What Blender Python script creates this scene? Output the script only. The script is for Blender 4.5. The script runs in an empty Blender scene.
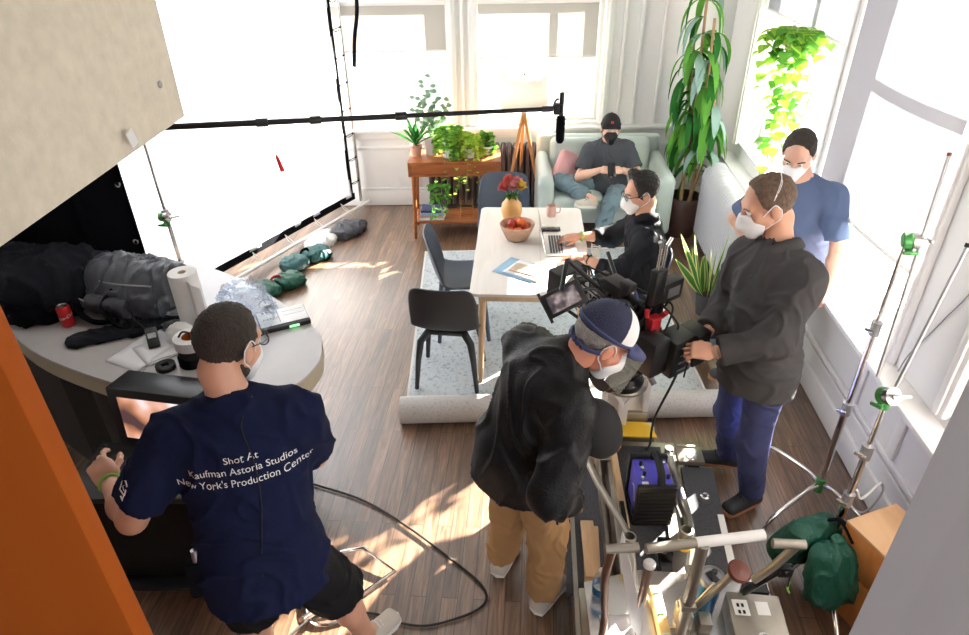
import bpy, bmesh, math, random
import numpy as np
from mathutils import Vector, Matrix, noise
from mathutils.bvhtree import BVHTree
random.seed(7)
rng = np.random.default_rng(7)
SC = bpy.context.scene
COL = SC.collection
V = lambda *a: np.array(a, dtype=float)
def nrm(v):
    v = np.array(v, dtype=float); return v / (np.linalg.norm(v) + 1e-12)
# ------------------------------------------------------------------ materials
def _new(name):
    m = bpy.data.materials.new(name); m.use_nodes = True
    return m, m.node_tree, m.node_tree.nodes, m.node_tree.links, m.node_tree.nodes['Principled BSDF']
def mat(name, c, r=0.5, metal=0.0, var=0.0, vs=8.0, bump=0.0, bs=60.0, trans=0.0, spec=None, emit=None, es=0.0, sheen=0.0, alpha=None, subs=0.0):
    m, nt, N, L, p = _new(name)
    p.inputs['Base Color'].default_value = (*c, 1)
    p.inputs['Roughness'].default_value = r; p.inputs['Metallic'].default_value = metal
    if spec is not None: p.inputs['Specular IOR Level'].default_value = spec
    if sheen: p.inputs['Sheen Weight'].default_value = sheen
    if emit: p.inputs['Emission Color'].default_value = (*emit, 1); p.inputs['Emission Strength'].default_value = es
    if trans: p.inputs['Transmission Weight'].default_value = trans
    if subs:
        p.inputs['Subsurface Weight'].default_value = subs; p.inputs['Subsurface Radius'].default_value = (.02, .008, .004)
    if alpha is not None: p.inputs['Alpha'].default_value = alpha
    tc = N.new('ShaderNodeTexCoord')
    if var:
        n = N.new('ShaderNodeTexNoise'); n.inputs['Scale'].default_value = vs; n.inputs['Detail'].default_value = 4
        L.new(tc.outputs['Object'], n.inputs['Vector'])
        mx = N.new('ShaderNodeMix'); mx.data_type = 'RGBA'
        mx.inputs['A'].default_value = (*[max(0, x * (1 - var)) for x in c], 1)
        mx.inputs['B'].default_value = (*[min(1, x * (1 + var)) for x in c], 1)
        L.new(n.outputs['Fac'], mx.inputs['Factor']); L.new(mx.outputs['Result'], p.inputs['Base Color'])
    if bump:
        n = N.new('ShaderNodeTexNoise'); n.inputs['Scale'].default_value = bs; n.inputs['Detail'].default_value = 3
        L.new(tc.outputs['Object'], n.inputs['Vector'])
        b = N.new('ShaderNodeBump'); b.inputs['Strength'].default_value = bump; b.inputs['Distance'].default_value = .01
        L.new(n.outputs['Fac'], b.inputs['Height']); L.new(b.outputs['Normal'], p.inputs['Normal'])
    return m
def ramp(N, stops):
    r = N.new('ShaderNodeValToRGB'); e = r.color_ramp.elements
    while len(e) < len(stops): e.new(.5)
    for k, (t, c) in enumerate(stops): e[k].position = t; e[k].color = (*c, 1)
    return r
def translucent(name, c, t=0.5):
    m = bpy.data.materials.new(name); m.use_nodes = True; nt = m.node_tree; N = nt.nodes; L = nt.links; N.clear()
    o = N.new('ShaderNodeOutputMaterial'); d = N.new('ShaderNodeBsdfDiffuse'); tr = N.new('ShaderNodeBsdfTranslucent'); mx = N.new('ShaderNodeMixShader')
    d.inputs[0].default_value = (*c, 1); tr.inputs[0].default_value = (*c, 1); mx.inputs[0].default_value = t
    L.new(d.outputs[0], mx.inputs[1]); L.new(tr.outputs[0], mx.inputs[2]); L.new(mx.outputs[0], o.inputs[0])
    return m
def quilt(name, c1, c2):
    m = translucent(name, c1, .5); nt = m.node_tree; N = nt.nodes; L = nt.links
    tc = N.new('ShaderNodeTexCoord'); sx = N.new('ShaderNodeSeparateXYZ'); L.new(tc.outputs['Object'], sx.inputs[0]); cb = N.new('ShaderNodeCombineXYZ'); L.new(sx.outputs['Y'], cb.inputs['X']); L.new(sx.outputs['Z'], cb.inputs['Y'])
    br = N.new('ShaderNodeTexBrick'); br.offset = 0; br.inputs['Scale'].default_value = 1; br.inputs['Brick Width'].default_value = .11; br.inputs['Row Height'].default_value = .12; br.inputs['Mortar Size'].default_value = .006; br.inputs['Mortar Smooth'].default_value = 1
    br.inputs['Color1'].default_value = (*c1, 1); br.inputs['Color2'].default_value = (*[x * .97 for x in c1], 1); br.inputs['Mortar'].default_value = (*c2, 1); L.new(cb.outputs[0], br.inputs['Vector'])
    for n in N:
        if n.type in ('BSDF_DIFFUSE', 'BSDF_TRANSLUCENT'): L.new(br.outputs['Color'], n.inputs[0])
    return m
def thin_clear(name, c=(1, 1, 1), refl=.08, tint=1.0):
    m = bpy.data.materials.new(name); m.use_nodes = True; nt = m.node_tree; N = nt.nodes; L = nt.links; N.clear()
    o = N.new('ShaderNodeOutputMaterial'); d = N.new('ShaderNodeBsdfTransparent'); g = N.new('ShaderNodeBsdfGlossy'); mx = N.new('ShaderNodeMixShader')
    d.inputs[0].default_value = (*c, 1); g.inputs['Roughness'].default_value = .05; mx.inputs[0].default_value = refl
    L.new(d.outputs[0], mx.inputs[1]); L.new(g.outputs[0], mx.inputs[2]); L.new(mx.outputs[0], o.inputs[0])
    return m
def wood(name, c1, c2, scale=6, stretch=(1, 12, 1), r=.45, axis=None):
    m, nt, N, L, p = _new(name); p.inputs['Specular IOR Level'].default_value = .35
    tc = N.new('ShaderNodeTexCoord'); mp = N.new('ShaderNodeMapping'); mp.inputs['Scale'].default_value = stretch
    n = N.new('ShaderNodeTexNoise'); n.inputs['Scale'].default_value = scale; n.inputs['Detail'].default_value = 5; n.inputs['Distortion'].default_value = .6
    L.new(tc.outputs['Object'], mp.inputs[0]); L.new(mp.outputs[0], n.inputs['Vector'])
    rp = ramp(N, [(.3, c1), (.7, c2)]); L.new(n.outputs['Fac'], rp.inputs[0]); L.new(rp.outputs[0], p.inputs['Base Color'])
    p.inputs['Roughness'].default_value = r
    return m
def floor_mat():
    m, nt, N, L, p = _new('floor_boards')
    tc = N.new('ShaderNodeTexCoord'); mp = N.new('ShaderNodeMapping'); mp.inputs['Rotation'].default_value = (0, 0, math.pi / 2)
    L.new(tc.outputs['Object'], mp.inputs[0])
    br = N.new('ShaderNodeTexBrick'); br.inputs['Scale'].default_value = 1; br.inputs['Brick Width'].default_value = 1.15; br.inputs['Row Height'].default_value = .075
    br.inputs['Mortar Size'].default_value = .0018; br.inputs['Mortar Smooth'].default_value = .2; br.offset = .37; br.squash = 1
    br.inputs['Color1'].default_value = (0, 0, 0, 1); br.inputs['Color2'].default_value = (1, 1, 1, 1); br.inputs['Mortar'].default_value = (.5, .5, .5, 1)
    L.new(mp.outputs[0], br.inputs['Vector'])
    m2 = N.new('ShaderNodeMapping'); m2.inputs['Scale'].default_value = (16, 1.1, 1); L.new(tc.outputs['Object'], m2.inputs[0])
    add = N.new('ShaderNodeVectorMath'); add.operation = 'MULTIPLY_ADD'; add.inputs[1].default_value = (7, 9, 5)
    L.new(br.outputs['Color'], add.inputs[0]); L.new(m2.outputs[0], add.inputs[2])
    n = N.new('ShaderNodeTexNoise'); n.inputs['Scale'].default_value = 2.2; n.inputs['Detail'].default_value = 6; n.inputs['Roughness'].default_value = .62; n.inputs['Distortion'].default_value = 1.6
    L.new(add.outputs[0], n.inputs['Vector'])
    rp = ramp(N, [(.28, (.05, .025, .013)), (.5, (.155, .085, .048)), (.75, (.30, .18, .11))]); L.new(n.outputs['Fac'], rp.inputs[0])
    hs = N.new('ShaderNodeHueSaturation'); mr = N.new('ShaderNodeMapRange'); mr.inputs['To Min'].default_value = .7; mr.inputs['To Max'].default_value = 1.35
    L.new(br.outputs['Color'], mr.inputs[0]); L.new(mr.outputs[0], hs.inputs['Value']); L.new(rp.outputs[0], hs.inputs['Color'])
    mx = N.new('ShaderNodeMix'); mx.data_type = 'RGBA'; mx.inputs['B'].default_value = (.012, .006, .004, 1)
    L.new(br.outputs['Fac'], mx.inputs['Factor']); L.new(hs.outputs[0], mx.inputs['A']); L.new(mx.outputs['Result'], p.inputs['Base Color'])
    rr = N.new('ShaderNodeMapRange'); rr.inputs['To Min'].default_value = .30; rr.inputs['To Max'].default_value = .44; p.inputs['Specular IOR Level'].default_value = .8; p.inputs['Coat Weight'].default_value = .8; p.inputs['Coat Roughness'].default_value = .28; p.inputs['Coat IOR'].default_value = 1.6
    L.new(n.outputs['Fac'], rr.inputs[0]); L.new(rr.outputs[0], p.inputs['Roughness'])
    b = N.new('ShaderNodeBump'); b.inputs['Strength'].default_value = .25; b.inputs['Distance'].default_value = .004
    L.new(n.outputs['Fac'], b.inputs['Height']); L.new(b.outputs['Normal'], p.inputs['Normal'])
    return m
def speckle(name, base, spots, scale=60, r=.9):
    m, nt, N, L, p = _new(name)
    tc = N.new('ShaderNodeTexCoord')
    n = N.new('ShaderNodeTexNoise'); n.inputs['Scale'].default_value = scale; n.inputs['Detail'].default_value = 5; n.inputs['Roughness'].default_value = .75
    L.new(tc.outputs['Object'], n.inputs['Vector'])
    rp = ramp(N, [(.36, spots), (.47, base), (.62, base), (.72, tuple(min(1, x * 1.25) for x in base))]); L.new(n.outputs['Fac'], rp.inputs[0])
    n2 = N.new('ShaderNodeTexNoise'); n2.inputs['Scale'].default_value = scale * .12; L.new(tc.outputs['Object'], n2.inputs['Vector'])
    mx = N.new('ShaderNodeMix'); mx.data_type = 'RGBA'; mx.blend_type = 'MULTIPLY'; mx.inputs['Factor'].default_value = .35
    L.new(rp.outputs[0], mx.inputs['A']); L.new(n2.outputs['Color'], mx.inputs['B'])
    L.new(rp.outputs[0], p.inputs['Base Color']); p.inputs['Roughness'].default_value = r
    b = N.new('ShaderNodeBump'); b.inputs['Strength'].default_value = .3; b.inputs['Distance'].default_value = .004
    L.new(n.outputs['Fac'], b.inputs['Height']); L.new(b.outputs['Normal'], p.inputs['Normal'])
    return m
def weave(name, c1, c2, scale=30):
    m, nt, N, L, p = _new(name)
    tc = N.new('ShaderNodeTexCoord'); ck = N.new('ShaderNodeTexChecker'); ck.inputs['Scale'].default_value = scale
    ck.inputs['Color1'].default_value = (*c1, 1); ck.inputs['Color2'].default_value = (*c2, 1)
    L.new(tc.outputs['Object'], ck.inputs[0]); L.new(ck.outputs[0], p.inputs['Base Color']); p.inputs['Roughness'].default_value = .8
    return m
M = {}
M['floor'] = floor_mat()
M['wall'] = mat('white_paint', (.78, .775, .765), .55, var=.03, vs=3)
M['trimw'] = mat('white_gloss_paint', (.82, .815, .80), .35)
M['ceiling'] = mat('ceiling_paint', (.82, .81, .79), .8)
M['glass'] = thin_clear('window_glass')
M['shade'] = translucent('roller_shade_fabric', (.40, .40, .43), .12)
M['shadew'] = translucent('cream_shade_fabric', (.46, .44, .40), .12)
M['diff'] = quilt('diffusion_fabric', (.93, .94, .97), (.83, .85, .90))
M['lampsh'] = translucent('lamp_shade_linen', (.93, .91, .86), .55)
M['beige'] = mat('beige_fibre', (.68, .62, .50), .85, var=.16, vs=22, bump=.3, bs=150)
M['orange'] = wood('orange_stained_wood', (.34, .068, .006), (.44, .105, .012), 1.2, (1, 1, .25), .6)
M['orange'].node_tree.nodes['Principled BSDF'].inputs['Specular IOR Level'].default_value = .12
M['greypaint'] = mat('grey_paint', (.46, .43, .44), .6, var=.04, vs=5)
M['counter'] = mat('counter_laminate', (.52, .50, .49), .32, var=.05, vs=14)
M['cedge'] = mat('counter_edge', (.46, .40, .28), .5, var=.06)
M['blackm'] = mat('black_metal', (.010, .010, .011), .35, .4)
M['blackp'] = mat('black_plastic', (.012, .012, .013), .38, var=.3, vs=30)
M['blackr'] = mat('black_rubber', (.010, .010, .010), .75)
M['blackcloth'] = mat('black_cloth', (.005, .0055, .008), .95, spec=.1, bump=.4, bs=90)
M['bag'] = mat('grey_bag_nylon', (.062, .067, .082), .34, var=.35, vs=7, bump=.5, bs=200)
M['jacketdark'] = mat('dark_jacket_cloth', (.008, .010, .015), .8, spec=.2, var=.4, vs=9, bump=.4, bs=120)
M['steel'] = mat('brushed_steel', (.62, .61, .59), .25, 1.0, var=.06, vs=30)
M['chrome'] = mat('chrome', (.78, .76, .75), .12, 1.0)
M['castgrey'] = mat('cast_grey', (.36, .36, .37), .4, .8)
M['dollymetal'] = mat('champagne_metal', (.36, .33, .28), .36, .8, var=.1, vs=20)
M['cgreen'] = mat('green_clamp_paint', (.07, .30, .08), .35, .3)
M['sandbag'] = mat('green_sandbag_nylon', (.006, .085, .052), .5, var=.2, vs=12, bump=.5, bs=150)
M['sandteal'] = mat('teal_sandbag_nylon', (.01, .095, .095), .5, var=.2, vs=12, bump=.5, bs=150)
M['applewood'] = wood('orange_varnished_ply', (.50, .17, .04), (.66, .27, .08), 3, (1, 5, 1), .4)
M['plytop'] = wood('pale_ply', (.62, .36, .18), (.72, .46, .26), 3, (4, 1, 1), .5)
M['walnut'] = wood('walnut_wood', (.26, .075, .022), (.42, .14, .045), 4, (1, 6, 6), .4)
M['beech'] = wood('beech_wood', (.60, .40, .24), (.70, .50, .32), 4, (6, 6, 1), .5)
M['ply'] = wood('raw_plywood', (.52, .33, .17), (.66, .45, .26), 4, (6, 1, 1), .7)
M['lampwood'] = wood('lamp_leg_wood', (.42, .20, .07), (.55, .28, .11), 5, (4, 4, 1), .45)
M['tabletop'] = wood('white_table_top', (.78, .74, .68), (.86, .82, .77), 2, (8, 1, 1), .35)
M['tedge'] = wood('table_edge', (.62, .46, .30), (.72, .56, .40), 4, (4, 4, 1), .5)
M['chairblue'] = mat('blue_grey_plastic', (.062, .085, .125), .42)
M['chairdark'] = mat('charcoal_plastic', (.028, .030, .036), .5)
M['rug'] = speckle('speckled_rug', (.56, .60, .62), (.20, .25, .31), 42)
M['rugback'] = speckle('rug_back', (.52, .50, .48), (.36, .35, .34), 70)
M['rugedge'] = mat('rug_binding', (.76, .74, .72), .9)
M['sofa'] = mat('mint_leather', (.50, .58, .55), .42, var=.05, vs=5, bump=.15, bs=60)
M['pink'] = mat('pink_cushion_cloth', (.66, .36, .36), .85, bump=.3, bs=100)
M['iron'] = mat('dark_cast_iron', (.075, .052, .052), .4, .3, var=.2, vs=9)
M['radgrey'] = mat('pale_grey_enamel', (.52, .52, .56), .45, var=.04)
M['terra'] = mat('terracotta', (.62, .34, .24), .8, var=.1, vs=14)
M['potbrown'] = mat('brown_glaze', (.075, .036, .030), .35, var=.15, vs=6)
M['potdark'] = mat('dark_grey_pot', (.055, .057, .062), .5)
M['whitecer'] = mat('white_ceramic', (.78, .77, .74), .3)
M['soil'] = mat('soil', (.05, .03, .02), .95, bump=.8, bs=80)
M['leaf'] = translucent('leaf_green', (.15, .40, .07), .42)
M['leafd'] = translucent('leaf_dark', (.035, .16, .035), .3)
M['leafblue'] = translucent('leaf_bluegreen', (.34, .50, .46), .3)
M['leaflime'] = translucent('leaf_lime', (.42, .68, .10), .5)
M['leafy'] = translucent('leaf_yellow_green', (.66, .76, .14), .5)
M['leafedge'] = translucent('leaf_cream_margin', (.66, .68, .26), .35)
M['leafsnake'] = translucent('leaf_snake_centre', (.10, .24, .06), .25)
M['euc'] = translucent('leaf_eucalyptus', (.26, .38, .26), .3)
M['stem'] = mat('woody_stem', (.40, .25, .14), .8, var=.2, vs=20)
M['stemg'] = mat('green_stem', (.16, .30, .07), .7)
M['vase'] = mat('orange_vase_glaze', (.82, .46, .16), .35, var=.08)
M['petalr'] = mat('coral_petals', (.72, .16, .13), .8)
M['petaly'] = mat('yellow_petals', (.82, .58, .12), .8)
M['petalp'] = mat('pink_petals', (.80, .34, .34), .8)
M['basket'] = mat('woven_straw', (.62, .38, .26), .8, var=.25, vs=40, bump=.6, bs=120)
M['apricot'] = mat('orange_fruit_skin', (.78, .17, .04), .4, var=.2, vs=12)
M['applered'] = mat('red_fruit_skin', (.55, .07, .05), .3, var=.35, vs=18)
M['paper'] = mat('white_paper', (.82, .82, .84), .7)
M['paperblue'] = mat('light_blue_paper', (.30, .50, .66), .6)
M['kraft'] = mat('tan_paper', (.62, .48, .34), .7)
M['towel'] = mat('paper_towel', (.85, .84, .82), .95, bump=.3, bs=180)
M['alu'] = mat('laptop_aluminium', (.58, .58, .59), .3, .9)
M['key'] = mat('dark_keys', (.05, .05, .055), .5)
M['screen'] = mat('screen_picture', (.02, .02, .02), .2, emit=(.45, .24, .20), es=.8)
def _pic(m, scale, stops):
    N = m.node_tree.nodes; L = m.node_tree.links; p = N['Principled BSDF']; tc = N.new('ShaderNodeTexCoord'); n = N.new('ShaderNodeTexNoise'); n.inputs['Scale'].default_value = scale; n.inputs['Detail'].default_value = 2
    L.new(tc.outputs['Object'], n.inputs['Vector']); rp = ramp(N, stops); L.new(n.outputs['Fac'], rp.inputs[0]); L.new(rp.outputs[0], p.inputs['Emission Color']); return m
_pic(M['screen'], 4.5, [(.36, (.06, .03, .03)), (.45, (.40, .17, .09)), (.52, (.55, .32, .25)), (.60, (.62, .62, .66))])
M['screenoff'] = mat('dark_screen', (.012, .013, .016), .12)
M['clearp'] = thin_clear('clear_plastic', (.84, .89, .95), .2)
M['canred'] = mat('red_can_paint', (.55, .012, .015), .28, .3)
M['bluebag'] = mat('blue_plastic', (.02, .09, .45), .4)
M['bluemetal'] = mat('violet_blue_enamel', (.10, .09, .58), .3, var=.1)
M['bluecup'] = mat('blue_tumbler', (.03, .20, .42), .28, .6)
M['carpet'] = speckle('grey_dolly_carpet', (.062, .064, .072), (.018, .018, .021), 130)
M['bronze'] = mat('brown_worn_steel', (.24, .14, .10), .35, .8, var=.3, vs=14)
M['yellow'] = mat('yellow_paint', (.85, .52, .03), .4)
M['sunblocker'] = mat('sunblocker_white', (.8, .79, .77), .9)
M['levely'] = mat('level_yellow', (.86, .58, .20), .4)
M['tapewhite'] = mat('white_tape', (.76, .76, .74), .6)
M['redknob'] = mat('dark_red_knob', (.14, .032, .018), .35)
M['red'] = mat('red_anodised', (.50, .02, .03), .35, .3)
M['green'] = mat('green_cable', (.02, .25, .12), .5)
M['lime'] = mat('lime_wristband', (.28, .62, .10), .5)
M['lens'] = mat('lens_glass', (.02, .02, .04), .05)
M['mug'] = mat('pink_mug_glaze', (.72, .48, .42), .4)
M['skin'] = mat('skin', (.62, .33, .22), .5, var=.10, vs=25, subs=.12)
M['skinr'] = mat('skin_ruddy', (.66, .27, .17), .5, var=.10, vs=25, subs=.12)
M['skinp'] = mat('skin_pale', (.70, .42, .31), .5, var=.08, vs=25, subs=.12)
M['hairb'] = mat('dark_brown_hair', (.036, .024, .017), .6, var=.6, vs=60, bump=1, bs=220)
M['hairbr'] = mat('brown_hair', (.16, .10, .065), .6, var=.6, vs=60, bump=1, bs=220)
M['hairg'] = mat('grey_hair', (.42, .38, .35), .7, var=.3, vs=60, bump=1, bs=220)
M['hairk'] = mat('black_hair', (.012, .009, .008), .4, var=.5, vs=60, bump=1, bs=220)
M['mask'] = mat('white_mask_cloth', (.80, .80, .81), .85)
M['maskb'] = mat('black_mask_cloth', (.008, .008, .009), .85)
M['navy'] = mat('navy_jersey', (.0085, .0125, .042), .9, spec=.15, bump=.3, bs=300)
M['shorts'] = mat('black_shorts_cloth', (.008, .008, .010), .85, spec=.2)
M['jacket'] = mat('black_shell_nylon', (.007, .007, .008), .5, spec=.28, bump=.3, bs=140)
M['khaki'] = mat('tan_canvas', (.40, .225, .095), .85, bump=.3, bs=260)
M['overshirt'] = mat('charcoal_twill', (.070, .068, .069), .9, spec=.12, bump=.3, bs=300)
M['trouserblue'] = mat('blue_chino_cloth', (.062, .072, .17), .9, spec=.15, bump=.3, bs=300)
M['blackshirt'] = mat('black_poplin', (.007, .008, .012), .75, spec=.2)
M['greytee'] = mat('charcoal_tee_jersey', (.058, .066, .080), .9)
M['denim'] = mat('faded_denim', (.15, .22, .26), .9, var=.15, vs=12)
M['bluetee'] = mat('dusty_blue_jersey', (.105, .155, .28), .9)
M['sneak'] = mat('dark_sneaker_mesh', (.030, .033, .038), .7)
M['sneakw'] = mat('light_sneaker_mesh', (.55, .50, .44), .75)
M['gum'] = mat('gum_sole', (.46, .20, .09), .6)
M['solew'] = mat('white_sole', (.78, .76, .72), .6)
M['meshcap'] = mat('navy_cap_mesh', (.030, .035, .085), .8, var=.2, vs=40, bump=.8, bs=320)
M['capw'] = mat('white_cap_cloth', (.80, .79, .77), .8)
M['capv'] = mat('navy_cap_cloth', (.055, .065, .16), .8)
M['capk'] = mat('black_cap_cloth', (.008, .008, .009), .8)
M['eyew'] = mat('eye_white', (.75, .73, .70), .2)
M['eyed'] = mat('eye_iris', (.03, .02, .012), .15)
M['brick'] = mat('outdoor_render', (.56, .56, .56), .9, var=.04)
M['outwin'] = mat('outdoor_window_glass', (.28, .36, .40), .2)
M['outbrick'] = mat('outdoor_reddish_brick', (.50, .30, .25), .9, var=.1)
# ------------------------------------------------------------------ mesh builder
def frame(z, x=None):
    z = nrm(z)
    x = V(1, 0, 0) if x is None else np.array(x, dtype=float)
    if abs(np.dot(nrm(x), z)) > .97: x = V(0, 1, 0) if abs(z[1]) < .9 else V(1, 0, 0)
    x = nrm(x - z * np.dot(x, z)); return np.array([x, np.cross(z, x), z]).T   # columns
def rz(a): c, s = math.cos(a), math.sin(a); return np.array([[c, -s, 0], [s, c, 0], [0, 0, 1.]])
def rx(a): c, s = math.cos(a), math.sin(a); return np.array([[1., 0, 0], [0, c, -s], [0, s, c]])
def ry(a): c, s = math.cos(a), math.sin(a); return np.array([[c, 0, s], [0, 1., 0], [-s, 0, c]])
I3 = np.eye(3)
class MB:
    def __init__(s, R=I3, T=(0, 0, 0)):
        s.v = []; s.f = []; s.mi = []; s.m = 0; s.n = 0; s.R = np.array(R); s.T = V(*T)
    def add(s, vs, fs):
        vs = np.array(vs, dtype=float).reshape(-1, 3) @ s.R.T + s.T
        s.v.append(vs)
        for f in fs: s.f.append(tuple(int(i) + s.n for i in f)); s.mi.append(s.m)
        s.n += len(vs); return s
    def box(s, c, sz, R=I3, taper=1.0, bev=0.0):
        hx, hy, hz = [q / 2 for q in sz]; c = V(*c)
        if bev <= 0:
            P = [(x * (taper if z > 0 else 1), y * (taper if z > 0 else 1), z) for z in (-hz, hz) for x, y in ((-hx, -hy), (hx, -hy), (hx, hy), (-hx, hy))]
            F = [(3, 2, 1, 0), (4, 5, 6, 7), (0, 1, 5, 4), (1, 2, 6, 5), (2, 3, 7, 6), (3, 0, 4, 7)]
            return s.add(np.array(P) @ np.array(R).T + c, F)
        b = min(bev, hx * .98, hy * .98, hz * .98)
        bm = bmesh.new(); bmesh.ops.create_cube(bm, size=1)
        for v in bm.verts: v.co = Vector((v.co.x * 2 * hx, v.co.y * 2 * hy, v.co.z * 2 * hz))
        bmesh.ops.bevel(bm, geom=list(bm.edges), offset=b, segments=2, profile=.5, affect='EDGES')
        if taper != 1:
            for v in bm.verts:
                k = 1 + (taper - 1) * (v.co.z / (2 * hz) + .5); v.co.x *= k; v.co.y *= k
        bm.verts.ensure_lookup_table()
        P = [tuple(v.co) for v in bm.verts]; F = [[v.index for v in f.verts] for f in bm.faces]; bm.free()
        return s.add(np.array(P) @ np.array(R).T + c, F)
    def beam(s, a, b, w, h, up=(0, 0, 1), bev=0.0):     # box from a to b: w across, h along 'up'
        a = V(*a); b = V(*b); L = np.linalg.norm(b - a); z = nrm(b - a); R = frame(z, np.cross(V(*up), z) if abs(np.dot(nrm(up), z)) < .98 else (1, 0, 0))
        return s.box((a + b) / 2, (w, h, L), R, bev=bev)
    def cyl(s, a, b, r, r2=None, n=16, cap=True):
        return s.tube([a, b], [r, r if r2 is None else r2], n, cap)
    def tube(s, pts, r, n=8, cap=True, sx=1.0, up=None):
        pts = [V(*p) for p in pts]; k = len(pts); rr = [r] * k if np.isscalar(r) else list(r)
        vs = []; prev = None
        for i, p in enumerate(pts):
            d = nrm(pts[min(i + 1, k - 1)] - pts[max(i - 1, 0)])
            Fm = frame(d, prev if prev is not None else (up if up is not None else (.31, .17, .93))); prev = Fm[:, 0]
            for j in range(n):
                a = 2 * math.pi * j / n; vs.append(p + rr[i] * (math.cos(a) * Fm[:, 0] * sx + math.sin(a) * Fm[:, 1]))
        F = [(i * n + j, i * n + (j + 1) % n, (i + 1) * n + (j + 1) % n, (i + 1) * n + j) for i in range(k - 1) for j in range(n)]
        if cap: F += [tuple(range(n - 1, -1, -1)), tuple((k - 1) * n + j for j in range(n))]
        return s.add(vs, F)
    def lathe(s, prof, c=(0, 0, 0), R=I3, n=24, a0=0, a1=2 * math.pi, sy=1.0):
        full = abs(a1 - a0 - 2 * math.pi) < 1e-6; m = n if full else n + 1; vs = []
        for r, z in prof:
            for j in range(m):
                a = a0 + (a1 - a0) * j / n; vs.append((r * math.cos(a), r * math.sin(a) * sy, z))
        F = []
        for i in range(len(prof) - 1):
            for j in range(n):
                j2 = (j + 1) % m; F.append((i * m + j, i * m + j2, (i + 1) * m + j2, (i + 1) * m + j))
        return s.add(np.array(vs) @ np.array(R).T + V(*c), F)
    def ball(s, c, r, n=12, R=I3):
        r = (r, r, r) if np.isscalar(r) else r
        vs = []; F = []; h = n // 2
        for i in range(h + 1):
            t = math.pi * i / h
            for j in range(n): a = 2 * math.pi * j / n; vs.append((r[0] * math.sin(t) * math.cos(a), r[1] * math.sin(t) * math.sin(a), r[2] * math.cos(t)))
        for i in range(h):
            for j in range(n): F.append((i * n + j, (i + 1) * n + j, (i + 1) * n + (j + 1) % n, i * n + (j + 1) % n))
        return s.add(np.array(vs) @ np.array(R).T + V(*c), F)
    def prism(s, poly, z0, z1, R=I3, c=(0, 0, 0)):
        n = len(poly); vs = [(x, y, z0) for x, y in poly] + [(x, y, z1) for x, y in poly]
        F = [tuple(range(n - 1, -1, -1)), tuple(range(n, 2 * n))] + [(i, (i + 1) % n, n + (i + 1) % n, n + i) for i in range(n)]
        return s.add(np.array(vs) @ np.array(R).T + V(*c), F)
    def leaf(s, base, d, up, L, w, droop=.3, n=5, fold=.15, mid=.45, edge=None, tip=1.3):
        base = V(*base); d = nrm(d); side = np.cross(d, nrm(up))
        if np.linalg.norm(side) < .1: side = np.cross(d, V(.3, .8, .1))
        side = nrm(side); p = base.copy(); dd = d.copy(); pts = []
        for i in range(n + 1):
            t = i / n; ww = w * (math.sin(math.pi * min(t ** (math.log(.5) / math.log(mid)), 1)) ** (1 / tip)) if 0 < t < 1 else (0.002 if t == 1 else w * .08)
            u = nrm(np.cross(side, dd)); pts.append((p.copy(), ww, u)); dd = nrm(dd + V(0, 0, -droop / n)); p = p + dd * L / n
        m0 = s.m; cols = 3 if edge is None else 5; vs = []
        for p, ww, u in pts:
            if edge is None: vs += [p - side * ww / 2 + u * fold * ww, p, p + side * ww / 2 + u * fold * ww]
            else: vs += [p - side * ww / 2 + u * fold * ww, p - side * ww * .32 + u * fold * ww * .6, p, p + side * ww * .32 + u * fold * ww * .6, p + side * ww / 2 + u * fold * ww]
        F = []; ms = []
        for i in range(n):
            for j in range(cols - 1): F.append((i * cols + j, i * cols + j + 1, (i + 1) * cols + j + 1, (i + 1) * cols + j)); ms.append(edge if edge is not None and j in (0, 3) else m0)
        k = len(s.mi); s.add(vs, F); s.mi[k:] = ms
        return s
    def build(s, name, m, parent=None, smooth=True, label=None, bevel=0, sub=0, solid=0):
        vs = np.vstack(s.v); lo = vs.min(0); hi = vs.max(0); o = V((lo[0] + hi[0]) / 2, (lo[1] + hi[1]) / 2, lo[2])
        me = bpy.data.meshes.new(name); me.from_pydata((vs - o).tolist(), [], s.f); me.update()
        ms = m if isinstance(m, (list, tuple)) else [m]
        for q in ms: me.materials.append(M[q] if isinstance(q, str) else q)
        if len(ms) > 1: me.polygons.foreach_set('material_index', s.mi)
        if smooth:
            me.polygons.foreach_set('use_smooth', [True] * len(me.polygons))
            try: me.set_sharp_from_angle(angle=math.radians(38))
            except Exception: pass
        ob = bpy.data.objects.new(name, me); COL.objects.link(ob); ob.location = o
        attach(ob, parent)
        if label: ob['label'] = label
        if solid: q = ob.modifiers.new('solid', 'SOLIDIFY'); q.thickness = solid; q.offset = 0
        if bevel: q = ob.modifiers.new('bevel', 'BEVEL'); q.width = bevel; q.segments = 2; q.limit_method = 'ANGLE'
        if sub: q = ob.modifiers.new('sub', 'SUBSURF'); q.levels = sub; q.render_levels = sub
        return ob
def wloc(o):
    l = V(*o['_w']) if '_w' in o else V(*o.location); return l
def attach(ob, parent):
    if parent is None: return
    ob.parent = parent
    # parts are built in world coordinates; take off the places of their ancestors (no rotation on ancestors at this time)
    off = V(0, 0, 0); q = parent
    while q is not None:
        off += V(*q.location); q = q.parent
    if parent.parent is not None: pass
    ob.location = V(*ob.location) - off
def thing(name, label, cat, loc, group=None):
    o = bpy.data.objects.new(name, None); COL.objects.link(o); o.location = loc; o.empty_display_size = .1
    o['label'] = label; o['category'] = cat
    if group: o['group'] = group
    return o
def tag(o, label, cat, group=None, kind=None):
    o['label'] = label; o['category'] = cat
    if group: o['group'] = group
    if kind: o['kind'] = kind
    return o
def struct(o): o['kind'] = 'structure'; return o
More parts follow.
